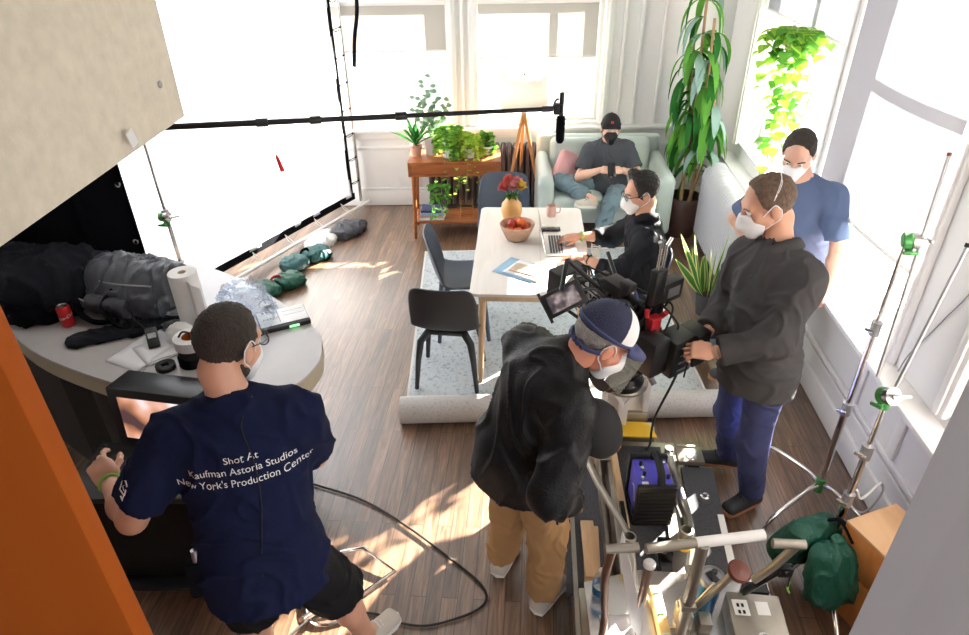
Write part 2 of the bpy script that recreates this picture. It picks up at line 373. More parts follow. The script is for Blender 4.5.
def dup(root, loc, rot=0, label=None):
    r = root.copy(); COL.objects.link(r); r.location = loc; r.rotation_euler = (0, 0, rot)
    if label: r['label'] = label
    def rec(a, b):
        for ch in list(a.children):
            c = ch.copy(); COL.objects.link(c); c.parent = b; rec(ch, c)
    rec(root, r); return r
# ------------------------------------------------------------------ signed distance modelling (for figures, bags and other soft bodies)
def cap(a, b, ra, rb=None, ax=None, k=1.0, clip=None): return dict(t='c', a=V(*a), b=V(*b), ra=ra, rb=ra if rb is None else rb, ax=None if ax is None else nrm(ax), k=k, clip=clip)
def ell(c, r, R=I3, clip=None): return dict(t='e', c=V(*c), r=V(*r), R=np.array(R), clip=clip)
def rbox(c, h, rad, R=I3, clip=None): return dict(t='b', c=V(*c), h=V(*h), rad=rad, R=np.array(R), clip=clip)
def sd(p, P):
    if p['t'] == 'c':
        v = P - p['a']; ab = p['b'] - p['a']
        if p['ax'] is not None and p['k'] != 1:
            s = 1 / p['k'] - 1; v = v + np.outer(v @ p['ax'], p['ax']) * s; ab = ab + p['ax'] * np.dot(ab, p['ax']) * s
        t = np.clip(v @ ab / max(ab @ ab, 1e-9), 0, 1); d = np.linalg.norm(v - np.outer(t, ab), axis=1) - (p['ra'] + (p['rb'] - p['ra']) * t)
    elif p['t'] == 'e':
        q = (P - p['c']) @ p['R']; k0 = np.linalg.norm(q / p['r'], axis=1); k1 = np.linalg.norm(q / p['r'] ** 2, axis=1); d = k0 * (k0 - 1) / np.maximum(k1, 1e-9)
    else:
        q = np.abs((P - p['c']) @ p['R']) - (p['h'] - p['rad']); d = np.linalg.norm(np.maximum(q, 0), axis=1) + np.minimum(q.max(1), 0) - p['rad']
    if p['clip']:
        for pt, n in p['clip']: d = np.maximum(d, (P - V(*pt)) @ nrm(n))
    return d
def bounds(p):
    if p['t'] == 'c': r = max(p['ra'], p['rb']); return np.minimum(p['a'], p['b']) - r, np.maximum(p['a'], p['b']) + r
    r = np.linalg.norm(p['r'] if p['t'] == 'e' else p['h']); r = max(p['r']) if p['t'] == 'e' else r
    return p['c'] - r, p['c'] + r
def sdf_mesh(prims, vox, k=.03, clips=(), subs=(), ksub=.01):
    lo = np.min([bounds(p)[0] for p in prims], 0) - vox * 3; hi = np.max([bounds(p)[1] for p in prims], 0) + vox * 3
    n = np.ceil((hi - lo) / vox).astype(int) + 1
    X, Y, Z = [lo[i] + np.arange(n[i]) * vox for i in range(3)]
    D = np.full(n, 1.0)
    for p in prims:
        a, b = bounds(p); a = a - k - vox * 2; b = b + k + vox * 2
        i0 = np.maximum(np.floor((a - lo) / vox).astype(int), 0); i1 = np.minimum(np.ceil((b - lo) / vox).astype(int) + 1, n)
        sl = tuple(slice(i0[i], i1[i]) for i in range(3))
        g = np.stack(np.meshgrid(X[sl[0]], Y[sl[1]], Z[sl[2]], indexing='ij'), -1); P = g.reshape(-1, 3)
        d = sd(p, P).reshape(g.shape[:3]); e = D[sl]; h = np.maximum(k - np.abs(d - e), 0) / k
        D[sl] = np.minimum(d, e) - h * h * k / 4
    if clips or subs:
        g = np.stack(np.meshgrid(X, Y, Z, indexing='ij'), -1).reshape(-1, 3)
        for pt, nn in clips: D = np.maximum(D, ((g - V(*pt)) @ nrm(nn)).reshape(D.shape))
        for p in subs: D = np.maximum(D, -sd(p, g).reshape(D.shape))
    return nets(D, lo, vox)
def nets(D, lo, vox):
    ins = D < 0; n = np.array(D.shape); acc = np.zeros((*(n - 1), 3)); cnt = np.zeros(n - 1)
    corners = [(i, j, k) for i in (0, 1) for j in (0, 1) for k in (0, 1)]
    def C(A, c): return A[c[0]:n[0] - 1 + c[0], c[1]:n[1] - 1 + c[1], c[2]:n[2] - 1 + c[2]]
    for c in corners:
        for ax in range(3):
            if c[ax]: continue
            e = list(c); e[ax] = 1
            da = C(D, c); db = C(D, e); m = (da < 0) != (db < 0); t = np.where(m, da / np.where(m, da - db, 1), 0)
            for q in range(3): acc[..., q] += np.where(m, (t if q == ax else c[q]), 0)
            cnt += m
    act = cnt > 0; idx = -np.ones(cnt.shape, int); idx[act] = np.arange(act.sum())
    base = np.stack(np.nonzero(act), -1); vs = lo + (base + acc[act] / cnt[act][:, None]) * vox
    F = []
    for ax in range(3):
        a1, a2 = (ax + 1) % 3, (ax + 2) % 3
        sl0 = [slice(None)] * 3; sl1 = [slice(None)] * 3; sl0[ax] = slice(0, -1); sl1[ax] = slice(1, None)
        A = ins[tuple(sl0)]; B = ins[tuple(sl1)]; e = np.stack(np.nonzero(A != B), -1)
        ok = (e[:, a1] > 0) & (e[:, a2] > 0) & (e[:, a1] < n[a1] - 1) & (e[:, a2] < n[a2] - 1); e = e[ok]
        flip = A[tuple(e.T)]
        q = []
        for o1, o2 in ((0, 0), (-1, 0), (-1, -1), (0, -1)):
            g = e.copy(); g[:, a1] += o1; g[:, a2] += o2; q.append(idx[tuple(g.T)])
        q = np.stack(q, -1); q[~flip] = q[~flip][:, ::-1]; F.append(q[:, ::-1] if False else q)
    F = np.vstack(F)
    # make the faces point outwards: test with one face
    return vs, F
def soft(name, meshes, m, parent=None, label=None, disp=None, mfun=None, smooth_it=0, tex=None):
    vs = []; fs = []; n = 0
    for v, f in meshes: vs.append(v); fs.append(f + n); n += len(v)
    vs = np.vstack(vs); fs = np.vstack(fs)
    lo = vs.min(0); hi = vs.max(0); o = V((lo[0] + hi[0]) / 2, (lo[1] + hi[1]) / 2, lo[2])
    me = bpy.data.meshes.new(name); me.vertices.add(len(vs)); me.vertices.foreach_set('co', (vs - o).ravel())
    me.loops.add(fs.size); me.loops.foreach_set('vertex_index', fs.ravel().astype(np.int32))
    me.polygons.add(len(fs)); me.polygons.foreach_set('loop_start', np.arange(0, fs.size, 4, dtype=np.int32)); me.polygons.foreach_set('loop_total', np.full(len(fs), 4, dtype=np.int32))
    me.update(calc_edges=True); me.validate()
    if smooth_it:
        bm = bmesh.new(); bm.from_mesh(me)
        for _ in range(smooth_it): bmesh.ops.smooth_vert(bm, verts=bm.verts, factor=.5, use_axis_x=True, use_axis_y=True, use_axis_z=True)
        bmesh.ops.recalc_face_normals(bm, faces=bm.faces); bm.to_mesh(me); bm.free()
    if disp is not None:
        nv = len(me.vertices); co = np.empty(nv * 3); me.vertices.foreach_get('co', co); co = co.reshape(-1, 3)
        nr = np.empty(nv * 3); me.vertices.foreach_get('normal', nr); nr = nr.reshape(-1, 3)
        co = co + nr * disp(co + o)[:, None]; me.vertices.foreach_set('co', co.ravel()); me.update()
    ms = m if isinstance(m, (list, tuple)) else [m]
    for q in ms: me.materials.append(M[q])
    if mfun is not None:
        c = np.empty(len(me.polygons) * 3); me.polygons.foreach_get('center', c); me.polygons.foreach_set('material_index', mfun(c.reshape(-1, 3) + o).astype(np.int32))
    me.polygons.foreach_set('use_smooth', [True] * len(me.polygons))
    ob = bpy.data.objects.new(name, me); COL.objects.link(ob); ob.location = o; attach(ob, parent)
    if label: ob['label'] = label
    return ob
def folds(amp, freq, seed=0, dirv=(0, 0, 1), k=.6):
    r = np.random.default_rng(seed); S = V(1, 1, k) * freq * .42; off = r.uniform(-50, 50, 3); Q = np.linalg.qr(r.normal(size=(3, 3)))[0] * .25 + np.eye(3)
    def f(p):
        q = (p @ Q) * S + off; out = np.empty(len(q)); N_ = noise.noise
        for i, (x, y, z) in enumerate(q.tolist()):
            w = N_((x * .5, y * .5, z * .5)) * 1.6; n1 = N_((x + w, y - w, z + w)); n2 = N_((x * 2.1 - w, y * 2.1, z * 1.6 + w)); out[i] = (1 - min(1, abs(n1) * 2.6)) ** 2 * 1.15 - .3 + n2 * .55 + n1 * .5
        return amp * np.maximum(out, -.28)
    return f
def jit(amp, freq, seed=0):
    r = np.random.default_rng(seed); A = r.normal(size=(6, 3)) * freq; ph = r.uniform(0, 6, 6)
    return lambda p: amp * sum(np.sin(p @ A[i] + ph[i] + 2 * np.sin(p @ A[(i + 1) % 6] * .5)) for i in range(6)) / 3
def spline(pts, n=8):
    P = [V(*p) for p in pts]; P = [2 * P[0] - P[1]] + P + [2 * P[-1] - P[-2]]; out = []
    for i in range(1, len(P) - 2):
        for j in range(n):
            t = j / n; a, b, c, d = P[i - 1:i + 3]
            out.append(.5 * ((2 * b) + (-a + c) * t + (2 * a - 5 * b + 4 * c - d) * t * t + (-a + 3 * b - 3 * c + d) * t ** 3))
    out.append(P[-2]); return out
def text_mesh(txt, size, align='CENTER', extrude=.0006):
    cu = bpy.data.curves.new('t', 'FONT'); cu.body = txt; cu.size = size; cu.align_x = align; cu.extrude = extrude; cu.resolution_u = 3
    ob = bpy.data.objects.new('t', cu); COL.objects.link(ob); dg = bpy.context.evaluated_depsgraph_get(); dg.update()
    me = bpy.data.meshes.new_from_object(ob.evaluated_get(dg)); bpy.data.objects.remove(ob); bpy.data.curves.remove(cu)
    vs = np.empty(len(me.vertices) * 3); me.vertices.foreach_get('co', vs); vs = vs.reshape(-1, 3); fs = [tuple(p.vertices) for p in me.polygons]; bpy.data.meshes.remove(me)
    return vs, fs
def put_text(txt, size, o, x, y, m, parent, name='lettering', align='CENTER', label=None):
    vs, fs = text_mesh(txt, size, align); x = nrm(x); y = nrm(y); z = np.cross(x, y)
    b = MB(); b.add(V(*o) + np.outer(vs[:, 0], x) + np.outer(vs[:, 1], y) + np.outer(vs[:, 2], z), fs); return b.build(name, m, parent, smooth=False, label=label)
SUN_E, LAMP_E, WORLD_E, EXPO = 52.0, 160.0, 1.4, 1.1
# ================================================================== THE SETTING
b = MB(); b.box((-1.2, 3.1, -.05), (6.6, 8.4, .1)); struct(b.build('floor', 'floor', smooth=False))
b = MB(); b.box((-1.2, 3.1, 3.36), (6.8, 8.5, .12)); struct(b.build('ceiling', 'ceiling', smooth=False))
BO = V(-1.677, 6.714, 0); BU = V(.99698, .07765, 0); BN = V(-.07765, .99698, 0)
BR = np.array([BU, BN, V(0, 0, 1)]).T
def bk(): return MB(BR, BO)
RT = np.array([V(0, 1, 0), V(1, 0, 0), V(0, 0, 1)]).T        # local x runs along +y of the room, local y points out through the right wall
def rt(): return MB(RT, V(1.87, 0, 0))
def wall(b, s0, s1, z1, th, holes):
    s = s0
    for a, c, lo, hi in holes:
        b.box(((s + a) / 2, th / 2, z1 / 2), (a - s, th, z1)); b.box(((a + c) / 2, th / 2, lo / 2), (c - a, th, lo)); b.box(((a + c) / 2, th / 2, (hi + z1) / 2), (c - a, th, z1 - hi)); s = c
    b.box(((s + s1) / 2, th / 2, z1 / 2), (s1 - s, th, z1)); return b
WB = [(-.95, .82, .88, 2.04), (1.12, 2.33, .88, 2.04)]
WR = [(1.15, 2.40, .84, 2.75), (2.95, 4.20, .785, 2.75), (4.36, 6.16, .90, 2.75)]
struct(wall(bk(), -2.8, 3.6, 3.3, .14, WB).build('wall_back', 'wall', smooth=False))
struct(wall(rt(), -1.0, 7.3, 3.3, .33, WR).build('wall_right', 'wall', smooth=False))
b = MB(); b.box((-4.4, 3.1, 1.65), (.12, 8.4, 3.3)); struct(b.build('wall_left', 'wall', smooth=False))
b = MB(); b.box((-2.1, -1.1, 1.65), (4.8, .12, 3.3)); struct(b.build('wall_rear', 'wall', smooth=False))
def sash(b, s0, s1, z0, z1, y, w=.045, d=.035, rails=(), bars=()):
    for x in (s0 + w / 2, s1 - w / 2): b.box((x, y, (z0 + z1) / 2), (w, d, z1 - z0), bev=.006)
    for z in (z0 + w / 2, z1 - w / 2): b.box(((s0 + s1) / 2, y, z), (s1 - s0 - 2 * w, d, w), bev=.006)
    for z in rails: b.box(((s0 + s1) / 2, y, z), (s1 - s0 - 2 * w, d, w), bev=.006)
    for x in bars: b.box((x, y, (z0 + z1) / 2), (.05, d, z1 - z0 - 2 * w), bev=.006)
def casing(b, s0, s1, z0, z1, w=.09, d=.03):
    for x in (s0 - w / 2, s1 + w / 2): b.box((x, -d / 2, (z0 + z1) / 2), (w, d, z1 - z0), bev=.008); b.box((x, -d - .006, (z0 + z1) / 2), (w * .35, .014, z1 - z0), bev=.005)
    b.box(((s0 + s1) / 2, -d / 2, z1 + w / 2), (s1 - s0 + 2 * w, d, w), bev=.008)
for n, (mk, (s0, s1, z0, z1), dep, rails, bars) in enumerate([(bk, WB[0], .14, (), (-.25,)), (bk, WB[1], .14, (), (1.12 + .86,)), (rt, WR[2], .33, (), (5.27,)), (rt, WR[1], .33, (2.13,), ()), (rt, WR[0], .33, (1.9,), ())]):
    f = mk(); sash(f, s0, s1, z0, z1, dep * .62, rails=rails, bars=bars); sash(f, s0 + .05, s1 - .05, z0 + .05, z1 - .05, dep * .62 - .03, w=.02, d=.02, rails=rails)
    w = struct(f.build('window_%d' % (n + 1), 'trimw'))
    g = mk(); g.box(((s0 + s1) / 2, dep * .62, (z0 + z1) / 2), (s1 - s0 - .08, .004, z1 - z0 - .08)); g.build('glass_pane', 'glass', w, smooth=False)
    c = mk(); casing(c, s0, s1, z0 - .02, z1, w=.07 if n == 3 else .09); c.build('window_casing', 'trimw', w)
c = bk(); c.box((.8, -.035, .83), (5.4, .10, .035), bev=.008); c.box((.8, -.012, .77), (5.4, .03, .08), bev=.008); c.box((.8, -.01, .64), (5.4, .02, .03), bev=.006); struct(c.build('trim_1', 'trimw'))
c = rt(); c.box((3.7, -.05, .755), (5.2, .16, .035), bev=.008); c.box((3.7, -.014, .68), (5.2, .03, .10), bev=.008); struct(c.build('trim_2', 'trimw'))
c = rt(); c.box((3.1, -.012, .345), (8, .024, .03), bev=.006); c.box((3.1, -.012, .30), (8, .016, .02), bev=.004)
for y in (1.7, 2.65, 3.1, 4.25, 5.2, 6.2): c.box((y, -.008, .50), (.07, .016, .28), bev=.004)
struct(c.build('trim_3', 'trimw'))
c = bk(); c.box((.7, -.010, .19), (5.6, .02, .025), bev=.006)
for s in (-.9, .45, 1.0, 2.45, 2.9): c.box((s, -.008, .42), (.07, .016, .44), bev=.004)
for s in (.97, 2.52, 2.68, 2.9): c.box((s, -.012, 2.0), (.03, .024, 2.3), bev=.006)
struct(c.build('trim_4', 'trimw'))
c = bk(); c.box((.7, -.012, .09), (5.6, .024, .17), bev=.006); struct(c.build('baseboard_back', 'trimw'))
c = rt(); c.box((3.1, -.012, .09), (8.2, .024, .17), bev=.006); struct(c.build('baseboard_right', 'trimw'))
# roller shades: fabric, hem bar and roller of each
def shade(mk, s0, s1, z0, z1, y, label, mt='shade', bow=0.0):
    q = MB(mk().R, mk().T); n = 14; vs = []
    for i in range(n + 1):
        for j in range(5):
            t = i / n; vs.append((s0 + (s1 - s0) * t, y - bow * math.sin(math.pi * t) * (1 - j / 4), z0 + (z1 - z0) * j / 4))
    fs = [(i * 5 + j, (i + 1) * 5 + j, (i + 1) * 5 + j + 1, i * 5 + j + 1) for i in range(n) for j in range(4)]
    q.add(vs, fs); o = q.build('roller_shade', mt, solid=0.0)
    tag(o, label, 'window shade')
    h = mk(); h.tube([(s0 + (s1 - s0) * i / 8, y - bow * math.sin(math.pi * i / 8), z0) for i in range(9)], .011, 8); h.build('hem_bar', 'trimw', o)
    r = mk(); r.cyl((s0, y, z1 + .01), (s1, y, z1 + .01), .022); r.build('roller', 'trimw', o); return o
shade(bk, -.94, .815, 1.585, 2.0, -.035, 'cream and grey half-lowered roller shade on the back window above the potted plants', 'shadew')
shade(bk, 1.125, 2.26, 1.51, 2.0, -.035, 'half-lowered roller shade on the back window above the tripod floor lamp', 'shadew')
shade(rt, 4.37, 6.15, 2.02, 2.70, .03, 'roller shade rolled almost up above the hanging vine')
shade(rt, 2.93, 4.15, 1.275, 2.72, -.06, 'long white roller shade with bright sunlit panes behind the metal stands', bow=.05)
# outside: pale building across the yard
ob = thing('building', 'pale building with sash windows seen across the yard through the back windows', 'building', (0, 11.4, -4))
b = MB(); b.box((-.4, 11.6, -1.0), (9, .4, 6.4)); b.box((-.4, 11.38, 2.15), (9.1, .12, .16)); b.build('facade', 'brick', ob, smooth=False)
for x in (-3.6, -2.75, -1.5, -.2, .75, 2.3):
    w = MB(); w.box((x, 11.36, .55), (.62, .06, 1.5)); w.box((x, 11.34, -.26), (.74, .14, .07)); o = w.build('facade_window', 'trimw', ob, smooth=False)
    g = MB(); g.box((x, 11.325, .2), (.5, .03, .62)); g.box((x, 11.325, .9), (.5, .03, .62)); g.build('window_glass', 'outwin', o, smooth=False)
b = MB(); b.box((2.9, 3.9, .2), (.9, 1.0, .9)); tag(b.build('brick_ledge', 'outbrick', smooth=False), 'reddish brick ledge outside the window behind the blue tee man', 'ledge')
b = MB(); b.box((2.48, 2.0, .2), (.26, 3.24, 2.5)); tag(b.build('sunblocker', 'sunblocker', smooth=False), 'added white parapet outside the window behind the metal stands', 'sunblocker')  # added outdoor wall, put in only to block sun from the dolly deck
# foreground building parts around the raised viewpoint
so = MB(); so.prism([(-1.27, 2.36), (-1.42, 2.37), (-1.33, 1.02), (-1.18, 1.0)], 2.15, 3.3); so = struct(so.build('wall_bulkhead', 'beige', smooth=False))
q = MB(); q.ball((-1.225, 2.17, 2.305), (.006, .012, .012)); q.build('screw', 'castgrey', so)
q = MB(); q.box((-1.223, 1.93, 2.2), (.003, .035, .05), rz(-.04) @ rx(.3)); q.build('tape_scrap', 'tapewhite', so)
d = MB(); d.box((-1.27, .76, 1.2), (1.0, .045, 2.4), bev=.004); tag(d.build('wooden_door', 'orange'), 'orange-brown stained wooden door leaf filling the left foreground', 'door')
g = MB(); g.prism([(.53, .60), (.50, .64), (1.20, 1.30), (1.8, 1.6), (1.9, .3), (.80, .2)], 0, 3.3); struct(g.build('wall_front', 'greypaint', smooth=False))
# black cloth hung at the left
n = 40; vs = []; rs = np.random.default_rng(4)
for i in range(n + 1):
    t = i / n; x = -2.40 - 1.85 * t; y = 3.575 - .06 * t
    for z in (.02, .9, 1.8, 2.7): vs.append((x, y + .022 * math.sin(t * 38) + .012 * math.sin(t * 71), z))
b = MB(); b.add(vs, [(i * 4 + j, (i + 1) * 4 + j, (i + 1) * 4 + j + 1, i * 4 + j + 1) for i in range(n) for j in range(3)]); dr = b.build('black_drape', 'blackcloth', solid=.006)
tag(dr, 'black cloth drape hanging behind the counter at the left', 'drape')
for z in (1.05, 1.42, 1.8, 2.2): b = MB(); b.lathe([(.009, 0), (.018, .002), (.018, -.002), (.009, 0)], (-2.425, 3.555, z), frame((0, -1, 0)), n=14); b.build('grommet', 'steel', dr)
# ================================================================== DIFFUSION FRAME AND WHAT HOLDS IT
DO = V(-1.89, 6.60, 0); DU = nrm(V(-.40, -.905, 0)); DN = V(DU[1], -DU[0], 0)   # DN faces the room
if DN[0] < 0: DN = -DN
t = thing('diffusion_frame', 'huge white quilted diffusion cloth laced to a metal frame along the left side', 'diffusion frame', tuple(DO + DU * 1.8))
def dp(s, z, o=0.0): return DO + DU * s + V(0, 0, z) + DN * o
n, m = 60, 40; vs = []
for i in range(n + 1):
    for j in range(m + 1):
        s = .06 + 3.24 * i / n; z = .16 + 3.0 * j / m; vs.append(dp(s, z, .006 * math.sin(s * 11 + math.sin(z * 5)) * math.sin(z * 9 + s * 2) + .004 * math.sin(s * 23)))
b = MB(); b.add(vs, [(i * (m + 1) + j, (i + 1) * (m + 1) + j, (i + 1) * (m + 1) + j + 1, i * (m + 1) + j + 1) for i in range(n) for j in range(m)]); cl = b.build('diffusion_cloth', 'diff', t)
b = MB(); b.beam(dp(.0, .15), dp(3.3, .15), .006, .07, (0, 0, 1)); b.build('hem_band', 'blackcloth', t, smooth=False)
b = MB(); b.beam(dp(.05, .12), dp(.05, 3.2), .05, .006, tuple(DN)); b.build('edge_band', 'blackcloth', t, smooth=False)
for nm, a, c in (('frame_tube', dp(-.06, .08, .03), dp(-.06, 3.25, .03)), ('frame_tube', dp(-.1, .07, .10), dp(3.3, .07, .14))):
    b = MB(); b.cyl(a, c, .018, n=12); b.build(nm, 'steel' if a[2] < .1 and c[2] > 1 else 'trimw', t)
for i in range(12):
    z = .3 + i * .25; b = MB(); b.tube(spline([dp(.05, z, .01), dp(-.02, z + .02, .05), dp(-.07, z + .01, .03), dp(-.02, z - .02, .01), dp(.05, z, .01)], 4), .004, 6); b.ball(dp(-.02, z + .02, .055), .012, 8); b.build('tie', 'blackcloth', t)
for i in range(8):
    s = .25 + i * .42; b = MB(); b.tube(spline([dp(s, .15, .01), dp(s + .02, .11, .06), dp(s, .06, .13), dp(s - .02, .09, .07), dp(s, .15, .01)], 4), .004, 6); b.build('tie', 'tapewhite', t)
b = MB(); b.tube(spline([V(-1.70, 6.45, 1.50), V(-1.66, 6.42, 1.75), V(-1.60, 6.38, 2.0), V(-1.58, 6.35, 2.35)], 5), .022, 8, sx=.6); b.build('black_strap', 'blackcloth', t)
# lamp head standing behind the cloth
t = thing('film_light', 'film light on a stand glowing behind the big diffusion cloth', 'light', (-3.3, 6.0, 0))
b = MB(); b.cyl((-3.55, 5.9, 0), (-3.55, 5.9, 1.6), .02)
for a in (0, 2.1, 4.2): b.cyl((-3.55, 5.9, .4), (-3.55 + .4 * math.cos(a), 5.9 + .4 * math.sin(a), .02), .012)
b.build('light_stand', 'blackm', t); b = MB(); b.box((-3.55, 5.9, 1.75), (.1, .5, .4), rz(-.35), bev=.02); b.build('lamp_head', 'blackp', t)
def crumple(name, c, r, mt, label, cat, seed=1, k=(1, 1, .5), rot=0.0, group=None):
    R = rz(rot); rs = np.random.default_rng(seed)
    P = [ell(V(*c) + R @ (V(*rs.uniform(-1, 1, 3)) * V(r * k[0], r * k[1], 0) * .6 + V(0, 0, r * k[2] * .55)), V(r * k[0], r * k[1], r * k[2]) * rs.uniform(.45, .75), R) for _ in range(7)]
    v, f = sdf_mesh(P, max(.008, r * .05), .05, clips=[(V(*c), (0, 0, -1))])
    o = soft(name, [(v, f)], mt, disp=folds(r * .10, 14 / r * .35, seed)); return tag(o, label, cat, group)
def sandbag(loc, rot, mt, label, L=.40, sag=.0, strap='blackcloth'):
    c = V(*loc); R = rz(rot); t = thing('sandbag', label, 'sandbag', tuple(c))
    for s in (-1, 1):
        P = [rbox(c + R @ V(s * .125, 0, .05), (.115, .10, .045), .04, R @ ry(s * .12)), ell(c + R @ V(s * .13, 0, .055), (.115, .10, .062), R)]
        soft('sand_pouch', [sdf_mesh(P, .008, .04, clips=[(c, (0, 0, -1))])], mt, t, disp=folds(.010, 34, 3 + s))
    q = MB(); q.tube(spline([c + R @ V(-.05, 0, .085), c + R @ V(-.03, .01, .13), c + R @ V(.03, .01, .13), c + R @ V(.05, 0, .085)], 5), .012, 8, sx=.35); q.build('strap', strap, t); return t
sandbag((-2.05, 5.32, 0), .95, 'sandteal', 'teal green sandbag lying on the floor beside the diffusion frame, the farther of two')
sandbag((-2.14, 4.80, 0), .9, 'sandbag', 'green sandbag with red and yellow straps on the floor, partly behind the counter end', strap='red')
crumple('crumpled_cloth', (-1.86, 5.95, 0), .17, 'bag', 'crumpled dark grey cloth on the floor under the diffusion frame', 'cloth', 4, (.8, 1.3, .5), -.4)
crumple('plastic_sheet', (-2.02, 5.72, 0), .13, 'tapewhite', 'crumpled pale plastic on the floor beside the diffusion frame', 'plastic', 6, (.8, 1.4, .5), -.4)
# ================================================================== RUG
RU = nrm(V(1.967, .179, 0)); RV = V(-RU[1], RU[0], 0); RO = V(-.775, 3.20, 0)
RR = np.array([RU, RV, V(0, 0, 1)]).T
t = thing('rug', 'pale blue-grey speckled rug with its near end rolled up, under the table', 'rug', tuple(RO))
b = MB(RR, RO); b.box((1.0, 1.20, .006), (1.97, 2.36, .012)); b.build('rug_pile', 'rug', t, smooth=False)
b = MB(RR, RO); b.box((.008, 1.2, .007), (.016, 2.37, .016)); b.box((1.992, 1.2, .007), (.016, 2.37, .016)); b.box((1.0, 2.385, .007), (2.0, .016, .016)); b.build('binding', 'rugedge', t, smooth=False)
b = MB(RR, RO); sp = [(.082 - .0030 * a * 1.2) for a in range(20)]
b.lathe([(.001, 0), (.05, 0), (.084, .004), (.086, .01), (.086, 2.03), (.084, 2.036), (.05, 2.04), (.001, 2.04)], (-.02, .0, .086), frame((1, 0, 0)), 28); b.build('rolled_end', 'rugback', t)
# ================================================================== TABLE AND CHAIRS
t = thing('dining_table', 'pale wooden dining table with rounded corners on the rug', 'table', (0, 4.25, 0))
TR = rz(.018); TO = V(.005, 4.25, 0)
def rrect(w, h, r, n=6): return [(sx * (w / 2 - r) + r * math.cos(a), sy * (h / 2 - r) + r * math.sin(a)) for sx, sy, a0 in ((1, 1, 0), (-1, 1, 90), (-1, -1, 180), (1, -1, 270)) for a in [math.radians(a0 + 90 * i / n) for i in range(n + 1)]]
b = MB(TR, TO); b.prism(rrect(.78, 1.385, .05), .718, .74); tt = b.build('tabletop', 'tabletop', t, bevel=.004)
b = MB(TR, TO); b.box((.06, 0, .7405), (.003, 1.375, .001)); b.build('leaf_seam', 'tedge', tt, smooth=False)
b = MB(TR, TO); 
for sx in (-1, 1): b.box((sx * .33, 0, .685), (.02, 1.2, .065))
for sy in (-1, 1): b.box((0, sy * .62, .685), (.66, .02, .065))
b.build('apron', 'tedge', t, smooth=False)
for sx in (-1, 1):
    for sy in (-1, 1): b = MB(TR, TO); b.tube([(sx * .335, sy * .63, .012), (sx * .32, sy * .615, .4), (sx * .31, sy * .60, .72)], [.017, .022, .027], 14); b.build('leg', 'beech', t)
def make_chair(mt, label, loc, rot, group=None):
    t = thing('dining_chair', label, 'chair', (0, 0, 0), group)
    prof = [(.225, .415, .36, 0), (.215, .442, .40, .004), (.14, .452, .43, .012), (.03, .440, .45, .02), (-.08, .434, .45, .028), (-.15, .448, .45, .036), (-.195, .50, .45, .045), (-.222, .585, .45, .05), (-.243, .68, .44, .045), (-.262, .77, .41, .035), (-.27, .805, .36, .025), (-.272, .815, .28, .02)]
    vs = []; nw = 12
    for y, z, w, c in prof:
        i = len(vs)
        for j in range(nw + 1):
            u = -1 + 2 * j / nw; back = 1 if z > .5 else 0
            vs.append((u * w / 2, y + (c * u * u * 1.2 if z > .46 else 0), z + (c * abs(u) ** 3 if z < .5 else 0)))
    b = MB(); b.add(vs, [(i * (nw + 1) + j, i * (nw + 1) + j + 1, (i + 1) * (nw + 1) + j + 1, (i + 1) * (nw + 1) + j) for i in range(len(prof) - 1) for j in range(nw)])
    o = b.build('shell', mt, t, solid=.014, sub=1)
    b = MB(); b.box((0, -.0, .415), (.26, .28, .03), bev=.012)
    b.build('seat_frame', mt, t)
    for sx, sy in ((-1, -1), (1, -1), (-1, 1), (1, 1)):
        b = MB(); b.tube([(sx * .205, sy * .185 - .01, 0), (sx * .185, sy * .165 - .01, .22), (sx * .165, sy * .145 - .01, .36), (sx * .12, sy * .11 - .01, .415), (sx * .05, sy * .06 - .01, .42)], [.014, .019, .025, .026, .02], 10); b.build('leg', mt, t)
    t.location = loc; t.rotation_euler = (0, 0, rot); return t
make_chair('chairdark', 'charcoal moulded plastic chair with its back to the viewer, nearest the rolled rug end', (-.525, 3.70, .012), -.06)
make_chair('chairblue', 'blue-grey moulded chair seen from the side, facing the left edge of the table', (-.49, 4.30, .012), -1.45)
make_chair('chairblue', 'blue-grey moulded chair at the far head of the table behind the flower vase', (-.235, 5.24, .012), math.pi + .03)
make_chair('chairblue', 'moulded chair that the man typing on the laptop sits on', (.66, 4.08, .012), math.pi / 2 + .05)
# vase with flowers
KV = 1.22
t = thing('flower_vase', 'round orange-yellow vase with coral and yellow flowers on the table', 'vase', (-.15, 4.66, .74))
b = MB(); b.lathe([(r_ * KV, z_ * 1.12) for r_, z_ in [(.001, 0), (.035, 0), (.055, .03), (.066, .08), (.06, .13), (.04, .155), (.036, .17), (.04, .178), (.034, .176), (.03, .15), (.001, .14)]], (-.15, 4.66, .74)); b.build('vase_body', 'vase', t)
for i, (dx, dy, dz, mt) in enumerate([(-.045, -.01, .235, 'petalr'), (.005, -.02, .245, 'petalp'), (.055, 0, .24, 'petaly'), (-.02, .03, .27, 'petalr'), (.03, .03, .26, 'petalp')]):
    b = MB(); c = V(-.15 + dx * 1.2, 4.66 + dy, .765 + dz * 1.05)
    for k in range(60):
        a = k * 2.4; e = math.acos(1 - (k + .5) / 60 * 1.6); d = V(math.cos(a) * math.sin(e), math.sin(a) * math.sin(e), math.cos(e)); b.leaf(c, d, (0, 0, 1), .046 + .010 * (k % 2), .030, -.5, 3, .2)
    f = b.build('blossom', mt, t); b = MB(); b.tube([(-.15, 4.66, .86), c], .003, 6); b.build('flower_stem', 'stemg', f)
b = MB()
for k in range(9): a = k * .7 + .3; b.leaf((-.15, 4.66, .95), (math.cos(a), math.sin(a), .35), (0, 0, 1), .085, .022, .8, 4)
b.build('foliage', 'leafd', t)
